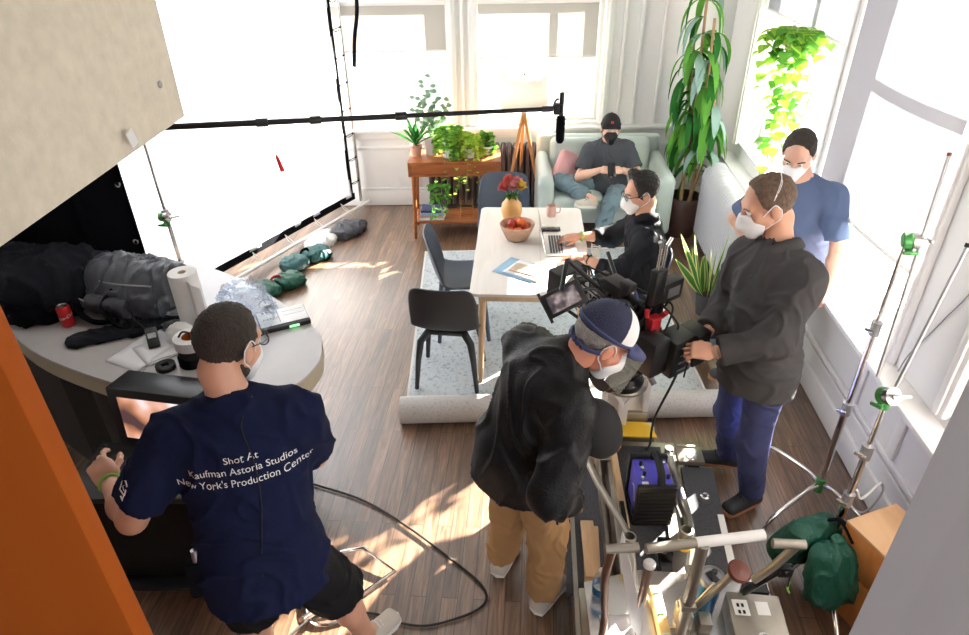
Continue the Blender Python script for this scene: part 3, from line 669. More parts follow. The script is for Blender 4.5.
t = thing('fruit_basket', 'round woven straw basket on the table in front of the vase', 'basket', (-.10, 4.36, .74))
b = MB(); pr = [(.001, 0), (.06, 0), (.075, .01)]
for i in range(8): z = .012 + i * .013; r = .08 + i * .0058; pr += [(r, z), (r + .004, z + .0065)]
pr += [(.125, .118), (.118, .12)] + [(.113 - i * .008, .10 - i * .02) for i in range(5)] + [(.001, .012)]
b.lathe(pr, (-.10, 4.36, .74), n=32); b.build('woven_bowl', 'basket', t)
rs = np.random.default_rng(3); q = 0; fru = []
for i, (dx, dy, dz, mt) in enumerate([(-.05, -.03, .075, 'apricot'), (.01, -.055, .08, 'apricot'), (.06, -.01, .085, 'applered'), (.0, .02, .115, 'apricot'), (-.04, .05, .08, 'applered'), (.05, .05, .085, 'apricot'), (.03, -.01, .13, 'apricot'), (-.035, -.005, .12, 'applered')]):
    kind = 'orange' if mt == 'apricot' else 'apple'
    b = MB(); c = V(-.10 + dx, 4.36 + dy, .74 + dz); b.lathe([(.001, -.028), (.018, -.027), (.031, -.013), (.034, .003), (.028, .020), (.014, .029), (.004, .025), (.001, .024)], c, n=18)
    o = b.build(kind, mt); b = MB(); b.tube([c + V(0, 0, .022), c + V(.002, 0, .034)], .0016, 6); b.build('stalk', 'stem', o)
    lab = ['orange fruit lying at the left of the straw basket', 'orange fruit at the near rim of the straw basket', 'red apple at the right of the straw basket', 'orange fruit on top of the pile, at its middle', 'red apple at the far left of the straw basket', 'orange fruit at the far right of the straw basket', 'topmost orange fruit of the basket pile', 'red-pink apple on the upper left of the basket pile'][i]
    tag(o, lab, kind, 'fruit in the straw basket')
# papers, laptop, phone, mug
def sheet(c, w, h, rot, mt, label, name='paper_sheet', cat='paper', th=.0015, curl=0.0, group=None):
    b = MB(rz(rot), c); n = 6; vs = [(-w / 2 + w * i / n, -h / 2 + h * j / n, curl * ((i / n - .5) ** 2 + (j / n) ** 3 * .6)) for i in range(n + 1) for j in range(n + 1)]
    b.add(vs, [(i * (n + 1) + j, (i + 1) * (n + 1) + j, (i + 1) * (n + 1) + j + 1, i * (n + 1) + j + 1) for i in range(n) for j in range(n)]); o = b.build(name, mt, solid=th); return tag(o, label, cat, group)
sheet((-.06, 3.88, .742), .24, .30, 1.05, 'paperblue', 'light blue folder under the papers on the table', 'folder', 'folder', .003)
sheet((-.01, 3.86, .746), .20, .27, 1.0, 'paper', 'white sheet of paper lying on the blue folder', th=.002)
sheet((-.03, 3.87, .7495), .12, .19, 1.12, 'kraft', 'small tan-edged notepad on top of the papers', 'notepad', 'notepad', .004)
t = thing('laptop', 'silver laptop open on the table in front of the seated man in black', 'laptop', (.20, 4.27, .74))
LR = rz(math.pi / 2 + .05); b = MB(LR, (.205, 4.25, .742)); b.box((0, 0, .007), (.32, .215, .013), bev=.004); lb = b.build('laptop_base', 'alu', t)
b = MB(LR, (.205, 4.25, .742)); 
for r in range(5):
    for c in range(13): b.box((-.132 + c * .022, .075 - r * .019 - .006, .0145), (.018, .015, .003))
b.build('keyboard', 'key', lb, smooth=False)
b = MB(LR, (.205, 4.25, .742)); b.box((0, -.065, .0142), (.10, .06, .001)); b.build('trackpad', 'castgrey', lb, smooth=False)
a = math.radians(12); b = MB(LR, (.205, 4.25, .742)); b.box((0, .11 + .105 * math.sin(a), .014 + .105 * math.cos(a)), (.32, .006, .21), rx(-a), bev=.002); ls = b.build('laptop_lid', 'alu', t)
b = MB(LR, (.205, 4.25, .742)); b.box((0, .106 + .105 * math.sin(a), .013 + .105 * math.cos(a)), (.30, .002, .19), rx(-a)); b.build('display', 'screenoff', ls, smooth=False)
b = MB(rz(.03), (.14, 4.52, .742)); b.box((0, 0, .005), (.15, .075, .009), bev=.004); o = b.build('phone', 'screenoff'); tag(o, 'dark phone lying on the table beyond the laptop', 'phone')
t = thing('mug', 'pale pink mug with a handle on the far right of the table', 'mug', (.15, 4.78, .74))
b = MB(); b.lathe([(.001, 0), (.034, 0), (.038, .01), (.038, .085), (.035, .086), (.034, .012), (.001, .01)], (.15, 4.78, .742)); b.build('cup', 'mug', t); b = MB(); b.tube(spline([(.187, 4.78, .815), (.215, 4.78, .81), (.215, 4.78, .775), (.187, 4.78, .765)], 5), .005, 8); b.build('handle', 'mug', t)
# ================================================================== SOFA
SR = rz(.05); SOo = V(.66, 6.22, 0)
t = thing('sofa', 'pale mint-green two-seat sofa against the back wall', 'sofa', tuple(SOo))
b = MB(SR, SOo); b.box((0, .05, .24), (1.06, .62, .16), bev=.02); b.build('sofa_base', 'sofa', t)
for sx in (-1, 1):
    P = [rbox(SOo + SR @ V(sx * .55, -.03, .36), (.075, .36, .27), .05, SR), cap(SOo + SR @ V(sx * .56, -.33, .615), SOo + SR @ V(sx * .56, .28, .64), .06)]
    soft('armrest', [sdf_mesh(P, .016, .04)], 'sofa', t)
    P = [rbox(SOo + SR @ V(sx * .245, -.07, .40), (.242, .33, .075), .055, SR), ell(SOo + SR @ V(sx * .245, -.07, .42), (.22, .30, .075), SR)]
    soft('seat_cushion', [sdf_mesh(P, .014, .04)], 'sofa', t)
    P = [rbox(SOo + SR @ V(sx * .245, .24, .63), (.24, .09, .21), .06, SR @ rx(-.18)), ell(SOo + SR @ V(sx * .245, .21, .62), (.2, .10, .18), SR @ rx(-.18))]
    soft('back_cushion', [sdf_mesh(P, .014, .04)], 'sofa', t)
P = [rbox(SOo + SR @ V(0, .36, .50), (.61, .06, .34), .05, SR @ rx(-.10))]
soft('sofa_back', [sdf_mesh(P, .016, .04)], 'sofa', t)
for sx in (-1, 1):
    for sy in (-1, 1): b = MB(SR, SOo); b.cyl((sx * .52, sy * .27 + .02, 0), (sx * .52, sy * .27 + .02, .17), .016, .024, 12); b.build('leg', 'walnut', t)
b = None
P = [rbox((.36, 6.20, .60), (.16, .05, .16), .045, rz(.35) @ rx(-.35) @ ry(.5)), ell((.36, 6.20, .60), (.13, .085, .13), rz(.35) @ rx(-.35) @ ry(.5))]
tag(soft('cushion', [sdf_mesh(P, .009, .03)], 'pink', disp=folds(.004, 30, 2)), 'dusty pink cushion leaning in the left corner of the sofa', 'cushion')
# ================================================================== CONSOLE, RADIATORS, LAMP, PLANTS
CR = rz(.075); CO = V(-.735, 6.08, 0)
t = thing('console_table', 'walnut console table with a drawer and low shelf below the back window', 'console table', tuple(CO))
b = MB(CR, CO)
b.box((0, 0, .765), (.86, .38, .02), bev=.003); b.box((0, 0, .645), (.86, .38, .018), bev=.003)
for sx in (-1, 1): b.box((sx * .42, 0, .705), (.02, .38, .11))
b.box((0, .18, .705), (.84, .02, .11)); b.build('case', 'walnut', t)
dw = MB(CR, CO); dw.box((0, -.178, .705), (.81, .018, .094), bev=.002); dw = dw.build('drawer', 'walnut', t)
b = MB(CR, CO); b.box((0, -.186, .656), (.12, .012, .01)); b.build('finger_pull', 'walnut', dw)
b = MB(CR, CO); b.box((0, 0, .165), (.80, .32, .022), bev=.003); b.build('shelf', 'walnut', t)
for sx in (-1, 1):
    for sy in (-1, 1): b = MB(CR, CO); b.tube([(sx * .405, sy * .165, 0), (sx * .385, sy * .155, .636)], [.014, .022], 12); b.build('leg', 'walnut', t)
def radiator(mk, s0, s1, y, h, mt, label, dep=.17, step=.062):
    t = thing('radiator', label, 'radiator', tuple(mk().R @ V((s0 + s1) / 2, y, 0) + mk().T)); s = s0; n = int((s1 - s0) / step)
    for i in range(n + 1):
        x = s0 + i * step; b = mk(); pts = [(x, y - dep / 2, .09 + .02), (x, y - dep / 2, h - .09)] + [(x, y - dep / 2 * math.cos(a), h - .09 + .07 * math.sin(a)) for a in np.linspace(.3, math.pi - .3, 6)] + [(x, y + dep / 2, h - .09), (x, y + dep / 2, .11)]
        b.tube(pts, .026, 8); b.cyl((x, y - dep * .17, .1), (x, y - dep * .17, h - .06), .02, n=8); b.cyl((x, y + dep * .17, .1), (x, y + dep * .17, h - .06), .02, n=8)
        b.tube([(x, y - dep / 2, .13), (x, y + dep / 2, .13)], .028, 8)
        if i in (0, n): b.cyl((x, y - dep / 2, 0), (x, y - dep / 2, .12), .03, .022, 8); b.cyl((x, y + dep / 2, 0), (x, y + dep / 2, .12), .03, .022, 8)
        b.build('radiator_section', mt, t)
    return t
radiator(bk, .62, 1.72, -.17, .72, 'iron', 'dark brown cast-iron radiator behind the console table under the back window')
def broad_radiator():
    t = thing('radiator', 'pale grey ribbed radiator with a rounded top beside the brown plant pot', 'radiator', (1.67, 5.35, 0)); 
    for i in range(24):
        y = 5.96 - i * .048; b = MB()
        prof = [(-.105, .10), (-.105, .64)] + [(-.105 * math.cos(a), .64 + .11 * math.sin(a)) for a in np.linspace(.2, math.pi - .2, 9)] + [(.105, .64), (.105, .10)]
        b.tube([(1.68 + p, y, z) for p, z in prof], .027, 8); b.box((1.68, y, .40), (.20, .034, .6)); b.build('radiator_section', 'radgrey', t)
    for y in (5.94, 4.87): b = MB(); b.cyl((1.59, y, 0), (1.59, y, .12), .028, .02, 8); b.cyl((1.77, y, 0), (1.77, y, .12), .028, .02, 8); b.build('foot', 'radgrey', t)
broad_radiator()
t = thing('floor_lamp', 'tripod floor lamp with wooden legs and a white drum shade by the back window', 'lamp', (-.10, 6.50, 0))
top = V(-.10, 6.47, 1.10)
for a in (-.35, 1.75, 3.75):
    e = V(-.10 + .24 * math.cos(a), 6.47 + .20 * math.sin(a), 0); l = MB(); l.tube([e, top + (e - top) * .02], [.013, .019], 10); l = l.build('leg', 'lampwood', t)
    b = MB(); m_ = top + (e - top) * .62; b.cyl(m_ - V(0, 0, .02), m_ + V(0, 0, .02), .021, n=10); b.build('leg_clamp', 'steel', l)
b = MB(); b.cyl((-.10, 6.47, 1.08), (-.10, 6.47, 1.2), .03, .012); b.build('lamp_neck', 'steel', t)
b = MB(); b.lathe([(.225, 0), (.205, .27)], (-.10, 6.47, 1.14), n=40); sh = b.build('lamp_shade', 'lampsh', t, solid=.003)
b = MB(); b.cyl((-.10, 6.47, 1.2), (-.10, 6.47, 1.42), .006); b.ball((-.10, 6.47, 1.43), .012); b.build('finial', 'blackm', t)
def pot(c, r0, r1, h, mt, t, soilm='soil', lip=True):
    b = MB(); pr = [(.001, 0), (r0, 0), (r0 + (r1 - r0) * .5 + (.006 if not lip else 0), h * .5), (r1, h)]
    pr = [(.001, 0), (r0, 0), (r1, h)] + ([(r1 + .006, h), (r1 + .006, h - .0)] if 0 else []) + [(r1 - .008, h), (r1 - .012, h * .85), (.001, h * .85)]
    b.lathe(pr, c, n=28); p = b.build('pot', mt, t); b = MB(); b.lathe([(r1 - .012, 0), (.001, .004)], V(*c) + V(0, 0, h * .86), n=20); b.build('soil', soilm, p); return p
def cl(x, y, z): return CO + CR @ V(x, y, z)
# spiky plant in terracotta
c = cl(-.36, .0, .776); t = thing('potted_plant', 'spiky dark green plant in a terracotta pot at the left end of the console', 'plant', tuple(c)); pot(c, .042, .056, .105, 'terra', t); b = MB()
for k in range(22): a = k * 2.4; e = .25 + .8 * (k % 6) / 6; b.leaf(c + V(0, 0, .10), (math.cos(a) * math.sin(e), math.sin(a) * math.sin(e), math.cos(e)), (0, 0, 1), .20 + .04 * (k % 3), .035, .35, 5, .25)
b.build('foliage', 'leafd', t)
# eucalyptus in white pot
c = cl(-.22, .06, .776); t = thing('potted_plant', 'tall blue-green eucalyptus sprigs in a white pot on the console', 'plant', tuple(c)); pot(c, .058, .07, .17, 'whitecer', t); b = MB(); s_ = MB()
for k in range(11):
    a = k * 2.4 + .4; tip = c + V(.20 * math.cos(a) * (k % 3 + 1) / 3 - .01, .12 * math.sin(a), .50 + .13 * (k % 4) / 1.5 - .08); pts = spline([c + V(0, 0, .15), c + V(0, 0, .15) * .5 + (tip - c) * .45, tip], 7); s_.tube(pts, .0022, 5)
    for i, p in enumerate(pts[4:]):
        for sgn in ((-1,) if i % 2 else (1,)): aa = i * 1.6 + (0 if sgn > 0 else math.pi); b.leaf(p, (math.cos(aa), math.sin(aa), .35), (0, -.6, 1), .056, .055, .2, 4, .05)
b.build('foliage', 'euc', t); s_.build('stems', 'stemg', t)
def trailing(c, R, n, m1, m2, t, hang, h0, seed, lw=.05, spread=.16):
    rs = np.random.default_rng(seed); A = MB(); S = MB()
    for k in range(n):
        a = rs.uniform(0, 2 * math.pi); out = rs.uniform(.4, 1) * spread; dn = hang * rs.uniform(0, 1) ** 1.6; p0 = V(*c) + V(0, 0, h0)
        pts = spline([p0, p0 + V(math.cos(a) * out * .6, math.sin(a) * out * .6, .06 + .07 * rs.random()), p0 + V(math.cos(a) * out, math.sin(a) * out, -.02), p0 + V(math.cos(a) * out * 1.05 + rs.normal() * .015, math.sin(a) * out * 1.05, -.03 - dn)], 6)
        S.tube(pts, .0018, 5)
        for i, p in enumerate(pts[1:]):
            for _ in range(2 if dn < hang * .4 else 1):
                A.m = int(rs.random() < .4); aa = rs.uniform(0, 6.28); A.leaf(p, (math.cos(aa), math.sin(aa) - .3, .25), (0, 0, 1), lw * rs.uniform(.8, 1.25), lw * rs.uniform(.75, 1.0), .6, 4, .12, mid=.35)
    A.build('foliage', [m1, m2], t); S.build('vines', 'stemg', t)
c = cl(-.04, -.02, .776); t = thing('potted_plant', 'bushy lime-green trailing vine in a white pot at the middle of the console', 'plant', tuple(c)); pot(c, .068, .085, .15, 'whitecer', t); trailing(c, 0, 34, 'leaflime', 'leaf', t, .52, .15, 5)
c = cl(.14, -.05, .776); t = thing('potted_plant', 'yellow-green trailing plant spilling over the right front of the console', 'plant', tuple(c)); pot(c, .045, .055, .09, 'whitecer', t); trailing(c, 0, 22, 'leafy', 'leaflime', t, .42, .09, 8, .045, .15)
c = cl(.30, .04, .776); t = thing('potted_plant', 'small round-leaved green plant in a white bowl at the right end of the console', 'plant', tuple(c)); pot(c, .05, .065, .08, 'whitecer', t); trailing(c, 0, 16, 'leaf', 'leaflime', t, .12, .09, 9, .04, .10)
c = cl(-.15, -.10, .176); t = thing('potted_plant', 'leafy trailing plant hanging down to the books on the low shelf', 'plant', tuple(c)); pot(V(*c) + V(0, .07, 0), .035, .045, .08, 'whitecer', t)
rs = np.random.default_rng(12); A = MB(); S = MB()
for k in range(12):
    p0 = cl(-.15 + rs.uniform(-.09, .09), -.20 - rs.random() * .02, .62); ln = rs.uniform(.15, .42); pts = spline([V(*c) + V(0, .07, .08), cl(-.15, -.15, .45), p0 - V(0, 0, .05), p0 + V(rs.normal() * .02, -.01, -ln)], 5); S.tube(pts[8:], .0016, 5)
    for p in pts[9:]: aa = rs.uniform(0, 6.28); A.leaf(p, (math.cos(aa), math.sin(aa) - .5, -.1), (0, 0, 1), .045, .036, .5, 4, .12)
A.build('foliage', 'leaf', t); S.build('vines', 'stemg', t)
for i, (w, mt, lab, rot) in enumerate([(.24, 'whitecer', 'white book at the bottom of the stack on the console shelf', 0.02), (.23, 'pink', 'pinkish book in the middle of the stack on the console shelf', -.02), (.22, 'paperblue', 'blue-covered book third from the bottom on the console shelf', .03), (.20, 'capv', 'small dark blue book on top of the stack on the console shelf', -.05)]):
    R = CR @ rz(rot); c = cl(-.24, -.06, .178 + i * .026); b = MB(R, c); b.box((0, 0, .0025), (w, .16, .003)); b.box((0, 0, .0225), (w, .16, .003)); b.box((0, -.079, .0125), (w, .003, .022)); o = b.build('book', mt, smooth=False); tag(o, lab, 'book', 'books stacked on the console shelf')
    b = MB(R, c); b.box((0, .001, .0125), (w - .008, .152, .017)); b.build('pages', 'paper', o, smooth=False)
c = cl(.30, -.06, .177); b = MB(CR, c); b.box((0, 0, .085), (.10, .05, .17), bev=.004); o = b.build('wooden_block', 'beech'); tag(o, 'small patterned wooden block standing at the right of the console shelf', 'ornament'); b = MB(CR, c); b.tube(spline([(-.03, -.027, .15), (.01, -.027, .11), (-.01, -.027, .07), (.03, -.027, .02)], 5), .003, 6); b.build('carved_line', 'walnut', o)
t = thing('wire_stand', 'small brass wire stand on the middle of the console shelf', 'stand', tuple(cl(.10, -.05, .177)))
for q in (0, .07, .14): b = MB(CR, cl(.10, -.05, .177)); b.tube([(-.06, -.04, q + .005), (.06, -.04, q + .005), (.06, .04, q + .005), (-.06, .04, q + .005), (-.06, -.04, q + .005)], .003, 6); b.build('wire_ring', 'lampwood', t)
b = MB(CR, cl(.10, -.05, .177))
for sx in (-1, 1):
    for sy in (-1, 1): b.cyl((sx * .06, sy * .04, 0), (sx * .06, sy * .04, .17), .003, n=6)
b.build('wire_posts', 'lampwood', t)
# big dracaena
c = V(1.46, 6.12, 0); t = thing('tall_houseplant', 'tall drooping-leaved cane plant in a brown pot in the back right corner', 'plant', tuple(c))
b = MB(); b.lathe([(.001, 0), (.12, 0), (.15, .10), (.165, .25), (.165, .38), (.157, .40), (.148, .395), (.148, .34), (.001, .34)], c, n=36); p = b.build('pot', 'potbrown', t); b = MB(); b.lathe([(.148, 0), (.001, .01)], c + V(0, 0, .345), n=20); b.build('soil', 'soil', p)
rs = np.random.default_rng(21); A = MB()
canes = [((-.03, .02), (-.10, .12), 1.75), ((.05, 0), (.02, .02), 1.95), ((.02, -.05), (.12, -.02), 1.30), ((-.05, -.04), (-.06, .1), 2.35)]
for (x0, y0), (x1, y1), h in canes:
    b = MB(); pts = spline([c + V(x0, y0, .33), c + V((x0 + x1) / 2 + .02, (y0 + y1) / 2, h * .55), c + V(x1, y1, h)], 8); b.tube(pts, [.017 - .006 * i / len(pts) for i in range(len(pts))], 8); b.build('cane', 'stem', t)
    for q in range(44):
        u = rs.uniform(.42, 1.0) if h < 2 else rs.uniform(.3, 1); p = pts[min(len(pts) - 1, int(u * (len(pts) - 1)))]; a = rs.uniform(0, 6.28); e = rs.uniform(.1, .9); A.m = int(rs.choice([0, 0, 1, 2])); dx, dy = math.cos(a), math.sin(a) * .8
        A.leaf(p + V(rs.normal() * .015, rs.normal() * .015, 0), (dx, dy, e), (0, 0, 1), rs.uniform(.30, .46), rs.uniform(.05, .085), rs.uniform(3.4, 5.5), 8, .14, mid=.45)
A.build('foliage', ['leaf', 'leafd', 'leafblue'], t)
# snake plant
c = V(1.40, 4.62, 0); t = thing('snake_plant', 'snake plant with cream-edged upright leaves in a dark grey pot on the floor', 'plant', tuple(c)); pot(c, .075, .10, .19, 'potdark', t)
A = MB(); rs = np.random.default_rng(5)
for k in range(19): a = k * 2.4; e = .10 + .5 * (k / 19) + rs.uniform(0, .1); A.leaf(c + V(math.cos(a) * .05, math.sin(a) * .05, .16), (math.cos(a) * math.sin(e), math.sin(a) * math.sin(e), math.cos(e)), (-math.sin(a), math.cos(a), 0.1) if k % 2 else (math.cos(a), math.sin(a), .2), rs.uniform(.30, .56), rs.uniform(.045, .065), .12, 7, .22, mid=.42, edge=1)
A.build('leaves', ['leafsnake', 'leafedge'], t)
# hanging vine
c = V(1.765, 4.96, 1.90); t = thing('hanging_vine', 'bright green heart-leaved vine hanging from a cord in the right window', 'plant', tuple(c)); b = MB(); b.lathe([(.001, 0), (.05, .005), (.075, .06), (.08, .09), (.072, .085), (.001, .075)], c, n=24); b.build('basket', 'stem', t)
b = MB(); 
for a in (0, 2.1, 4.2): b.tube([c + V(.078 * math.cos(a), .078 * math.sin(a), .085), c + V(0, 0, .40)], .0022, 5)
b.tube([c + V(0, 0, .40), c + V(.02, -.02, 1.35)], .0025, 5); b.build('hanging_cord', 'tapewhite', t)
rs = np.random.default_rng(31); A = MB(); S = MB()
for k in range(30):
    a = rs.uniform(0, 6.28); out = rs.uniform(.10, .26); dn = rs.uniform(.25, .95) if k > 7 else rs.uniform(0, .12); p0 = c + V(0, 0, .09)
    pts = spline([p0, p0 + V(math.cos(a) * out * .6, math.sin(a) * out * .7, .05), p0 + V(math.cos(a) * out * .8, math.sin(a) * out * .8, -.06), p0 + V(math.cos(a) * out * .5, math.sin(a) * out * rs.uniform(.2, .7), -.08 - dn)], 8 if dn < .3 else 10); S.tube(pts, .002, 5)
    for p in pts[7::2] if dn > .3 else pts[8::4]:
        A.m = int(rs.random() < .6); aa = rs.uniform(0, 6.28); A.leaf(p + V(0, 0, 0), (math.cos(aa) * .7 - .3, math.sin(aa) - .2, -.15), (0, 0, 1), rs.uniform(.085, .12), rs.uniform(.07, .095), .6, 6, .10, mid=.34, tip=.8)
A.build('foliage', ['leaf', 'leaflime'], t); S.build('vines', 'stemg', t)
# ================================================================== COUNTER AND WHAT LIES ON IT
cp = spline([(-1.03, 2.70, 0), (-.995, 2.52, 0), (-1.05, 2.33, 0), (-1.20, 2.22, 0), (-1.45, 2.19, 0), (-1.81, 2.27, 0), (-2.37, 2.49, 0), (-2.82, 2.80, 0), (-3.4, 3.25, 0)], 6)
cp += [V(-3.2, 3.34, 0)] + spline([(-2.5, 3.50, 0), (-2.1, 3.48, 0), (-1.79, 3.36, 0), (-1.42, 3.10, 0), (-1.17, 2.88, 0), (-1.05, 2.74, 0)], 5)
t = thing('kitchen_counter', 'grey-topped curved kitchen counter with a beige edge at the left', 'counter', (-2, 2.8, 0)); CT = .95
poly = [(p[0], p[1]) for p in cp]
if sum(poly[i][0] * poly[(i + 1) % len(poly)][1] - poly[(i + 1) % len(poly)][0] * poly[i][1] for i in range(len(poly))) < 0: poly = poly[::-1]
b = MB(); b.prism(poly, CT - .012, CT); b.build('countertop', 'counter', t, smooth=False)
cc = V(-2.0, 2.8, 0)
b = MB(); b.prism([(cc[0] + (x - cc[0]) * .999, cc[1] + (y - cc[1]) * .999) for x, y in poly], CT - .10, CT - .0125); b.build('edge_band', 'cedge', t)
b = MB(); b.prism([(-1.38, 2.55), (-1.38, 2.95), (-1.9, 3.28), (-3.1, 3.25), (-3.2, 3.1), (-2.5, 2.68), (-1.9, 2.47)][::-1], 0, CT - .10); bs = b.build('base', 'blackp', t, smooth=False)
for k in range(3):
    a = V(-1.95 - k * .42, 2.49 + k * .24, 0); q = MB(rz(-.50), a + V(-.19, .07, 0)); q.box((0, -.02, .45), (.38, .02, .72), bev=.003); d_ = q.build('cupboard_door', 'blackm', t); q = MB(rz(-.50), a + V(-.19, .07, 0)); q.cyl((-.05, -.05, .76), (.05, -.05, .76), .006); q.build('handle', 'castgrey', d_)
def on(x, y, z=0): return V(x, y, CT + z)
# backpack and clothing
c = on(-2.10, 3.0)
R = rz(-.25)
t = thing('backpack', 'dark grey backpack slumped on the counter beside the paper towel roll', 'backpack', tuple(c))
P = [ell(c + R @ V(0, 0, .12), (.27, .20, .13), R), ell(c + R @ V(-.12, -.02, .15), (.16, .15, .13), R), ell(c + R @ V(.14, .02, .12), (.14, .15, .11), R), rbox(c + R @ V(.02, -.10, .09), (.19, .09, .075), .05, R @ rx(.3)), cap(c + R @ V(-.24, -.03, .12), c + R @ V(.22, .05, .19), .075, .05)]
soft('bag_body', [sdf_mesh(P, .009, .035, clips=[(c, (0, 0, -1))])], 'bag', t, disp=folds(.020, 24, 9))
P = [rbox(c + R @ V(-.03, -.20, .09), (.13, .035, .06), .03, R @ rx(.35))]
soft('front_pocket', [sdf_mesh(P, .008, .02, clips=[(c, (0, 0, -1))])], 'bag', t, disp=folds(.006, 30, 5))
for off in (-.10, .10): b = MB(); b.tube(spline([c + R @ V(off - .1, -.16, .17), c + R @ V(off - .12, -.24, .10), c + R @ V(off, -.27, .03), c + R @ V(off + .12, -.22, .02)], 6), .014, 8, sx=2.0); b.build('shoulder_strap', 'blackcloth', t)
b = MB(); b.tube(spline([c + R @ V(-.16, -.14, .20), c + R @ V(.02, -.17, .215), c + R @ V(.2, -.1, .19)], 6), .004, 6); b.build('zip', 'castgrey', t)
b = MB(R, c); b.box((-.16, -.232, .10), (.035, .006, .075), rx(.3) @ ry(.3), bev=.002); b.build('badge', 'castgrey', t)
crumple('coat', tuple(on(-2.70, 3.02)), .31, 'jacketdark', 'black coat heaped at the far left end of the counter', 'coat', 11, (1.1, .95, .75), .2)
crumple('jacket', tuple(on(-2.66, 2.84)), .19, 'blackcloth', 'black jacket with zip pulls bunched behind the red drink can', 'jacket', 15, (1.3, .6, .5), -.3)
v = [(-2.30, 2.56), (-2.12, 2.56), (-1.80, 2.74), (-1.86, 2.86), (-2.10, 2.84), (-2.28, 2.72)]
P = [cap(on(-2.24, 2.62, .012), on(-1.95, 2.74, .02), .075, .07, (0, 0, 1), .28), cap(on(-1.98, 2.76, .02), on(-1.82, 2.80, .02), .06, .05, (0, 0, 1), .35)]
tag(soft('sweater', [sdf_mesh(P, .007, .02, clips=[(on(0, 0), (0, 0, -1))])], 'jacketdark', disp=folds(.008, 26, 2)), 'flat dark garment sleeve lying in front of the grey backpack', 'clothing')
t = thing('soda_can', 'red soft drink can with white script standing on the counter', 'can', tuple(on(-2.39, 2.76)))
c = V(*t.location)
b = MB(); b.lathe([(.024, .002), (.0255, 0), (.033, .012), (.033, .108), (.026, .119)], c, n=28); b.build('can_body', 'canred', t)
b = MB(); b.lathe([(.026, .119), (.0275, .121), (.025, .1205), (.024, .117), (.001, .117)], c, n=28); lid = b.build('can_top', 'steel', t); b = MB(); b.box(c + V(0, -.006, .119), (.014, .022, .0015), rz(.4), bev=.0005); b.build('pull_tab', 'steel', lid)
vs, fs = text_mesh('Coca-Cola', .024, extrude=.0002); vs = vs @ np.array([[1, 0, 0], [.25, 1, 0], [0, 0, 1.]])
w = MB(); a = vs[:, 0] / .0335 - .9; w.add(np.stack([c[0] + (.0335 + vs[:, 2]) * np.sin(a + 1.35), c[1] - (.0335 + vs[:, 2]) * np.cos(a + 1.35), c[2] + .055 + vs[:, 1] + (a + .9) * .008], -1), fs); w.build('script_lettering', 'whitecer', t, smooth=False)
t = thing('walkie_talkie', 'black two-way radio with a long aerial lying before the backpack', 'radio', tuple(on(-1.86, 2.64)))
R = rz(.55) @ rx(-1.15); c = on(-1.86, 2.62, .03)
b = MB(R, c); b.box((0, 0, 0), (.055, .034, .12), bev=.008); bb = b.build('radio_body', 'blackp', t)
b = MB(R, c); b.box((0, -.018, .005), (.038, .003, .03)); b.build('display', 'castgrey', bb, smooth=False)
b = MB(R, c); b.cyl((-.018, .004, .06), (-.018, .004, .075), .007); b.cyl((.005, .004, .06), (.005, .004, .07), .006); b.build('dial', 'blackr', bb)
b = MB(); b.tube([c + R @ V(-.02, 0, .06), c + V(-.10, .05, .08), c + V(-.13, .09, .16)], [.005, .004, .003], 8); b.build('aerial', 'blackr', t)
# paper towels
t = thing('paper_towel_roll', 'tall white paper towel roll standing on the counter', 'paper towel', tuple(on(-1.735, 2.82))); c = on(-1.735, 2.82)
b = MB(); b.lathe([(.021, .26), (.021, 0), (.068, 0), (.070, .004), (.070, .296), (.068, .30), (.021, .30), (.021, .26)], c, n=36); b.build('roll', 'towel', t)
b = MB(); b.lathe([(.0205, .003), (.0205, .299), (.0185, .299), (.0185, .003)], c, n=24); b.build('cardboard_core', 'kraft', t)
b = MB(); b.add([c + V(.070 * math.cos(a), .070 * math.sin(a), z) for a in (-.9,) for z in (0, .28)] + [c + V(.075, -.085, z) for z in (.01, .275)] + [c + V(.115, -.075, z) for z in (.03, .25)], [(0, 2, 3, 1), (2, 4, 5, 3)]); b.build('loose_sheet', 'towel', t)
# clear plastic bag on its right
P = [ell(on(-1.50, 2.93, .05), (.15, .14, .09)), ell(on(-1.42, 2.80, .03), (.11, .1, .06)), ell(on(-1.56, 3.05, .05), (.1, .09, .08))]
tag(soft('plastic_bag', [sdf_mesh(P, .009, .03, clips=[(on(0, 0), (0, 0, -1))])], 'clearp', disp=folds(.028, 34, 8)), 'crumpled clear plastic wrapping on the counter right of the paper towels', 'plastic bag')
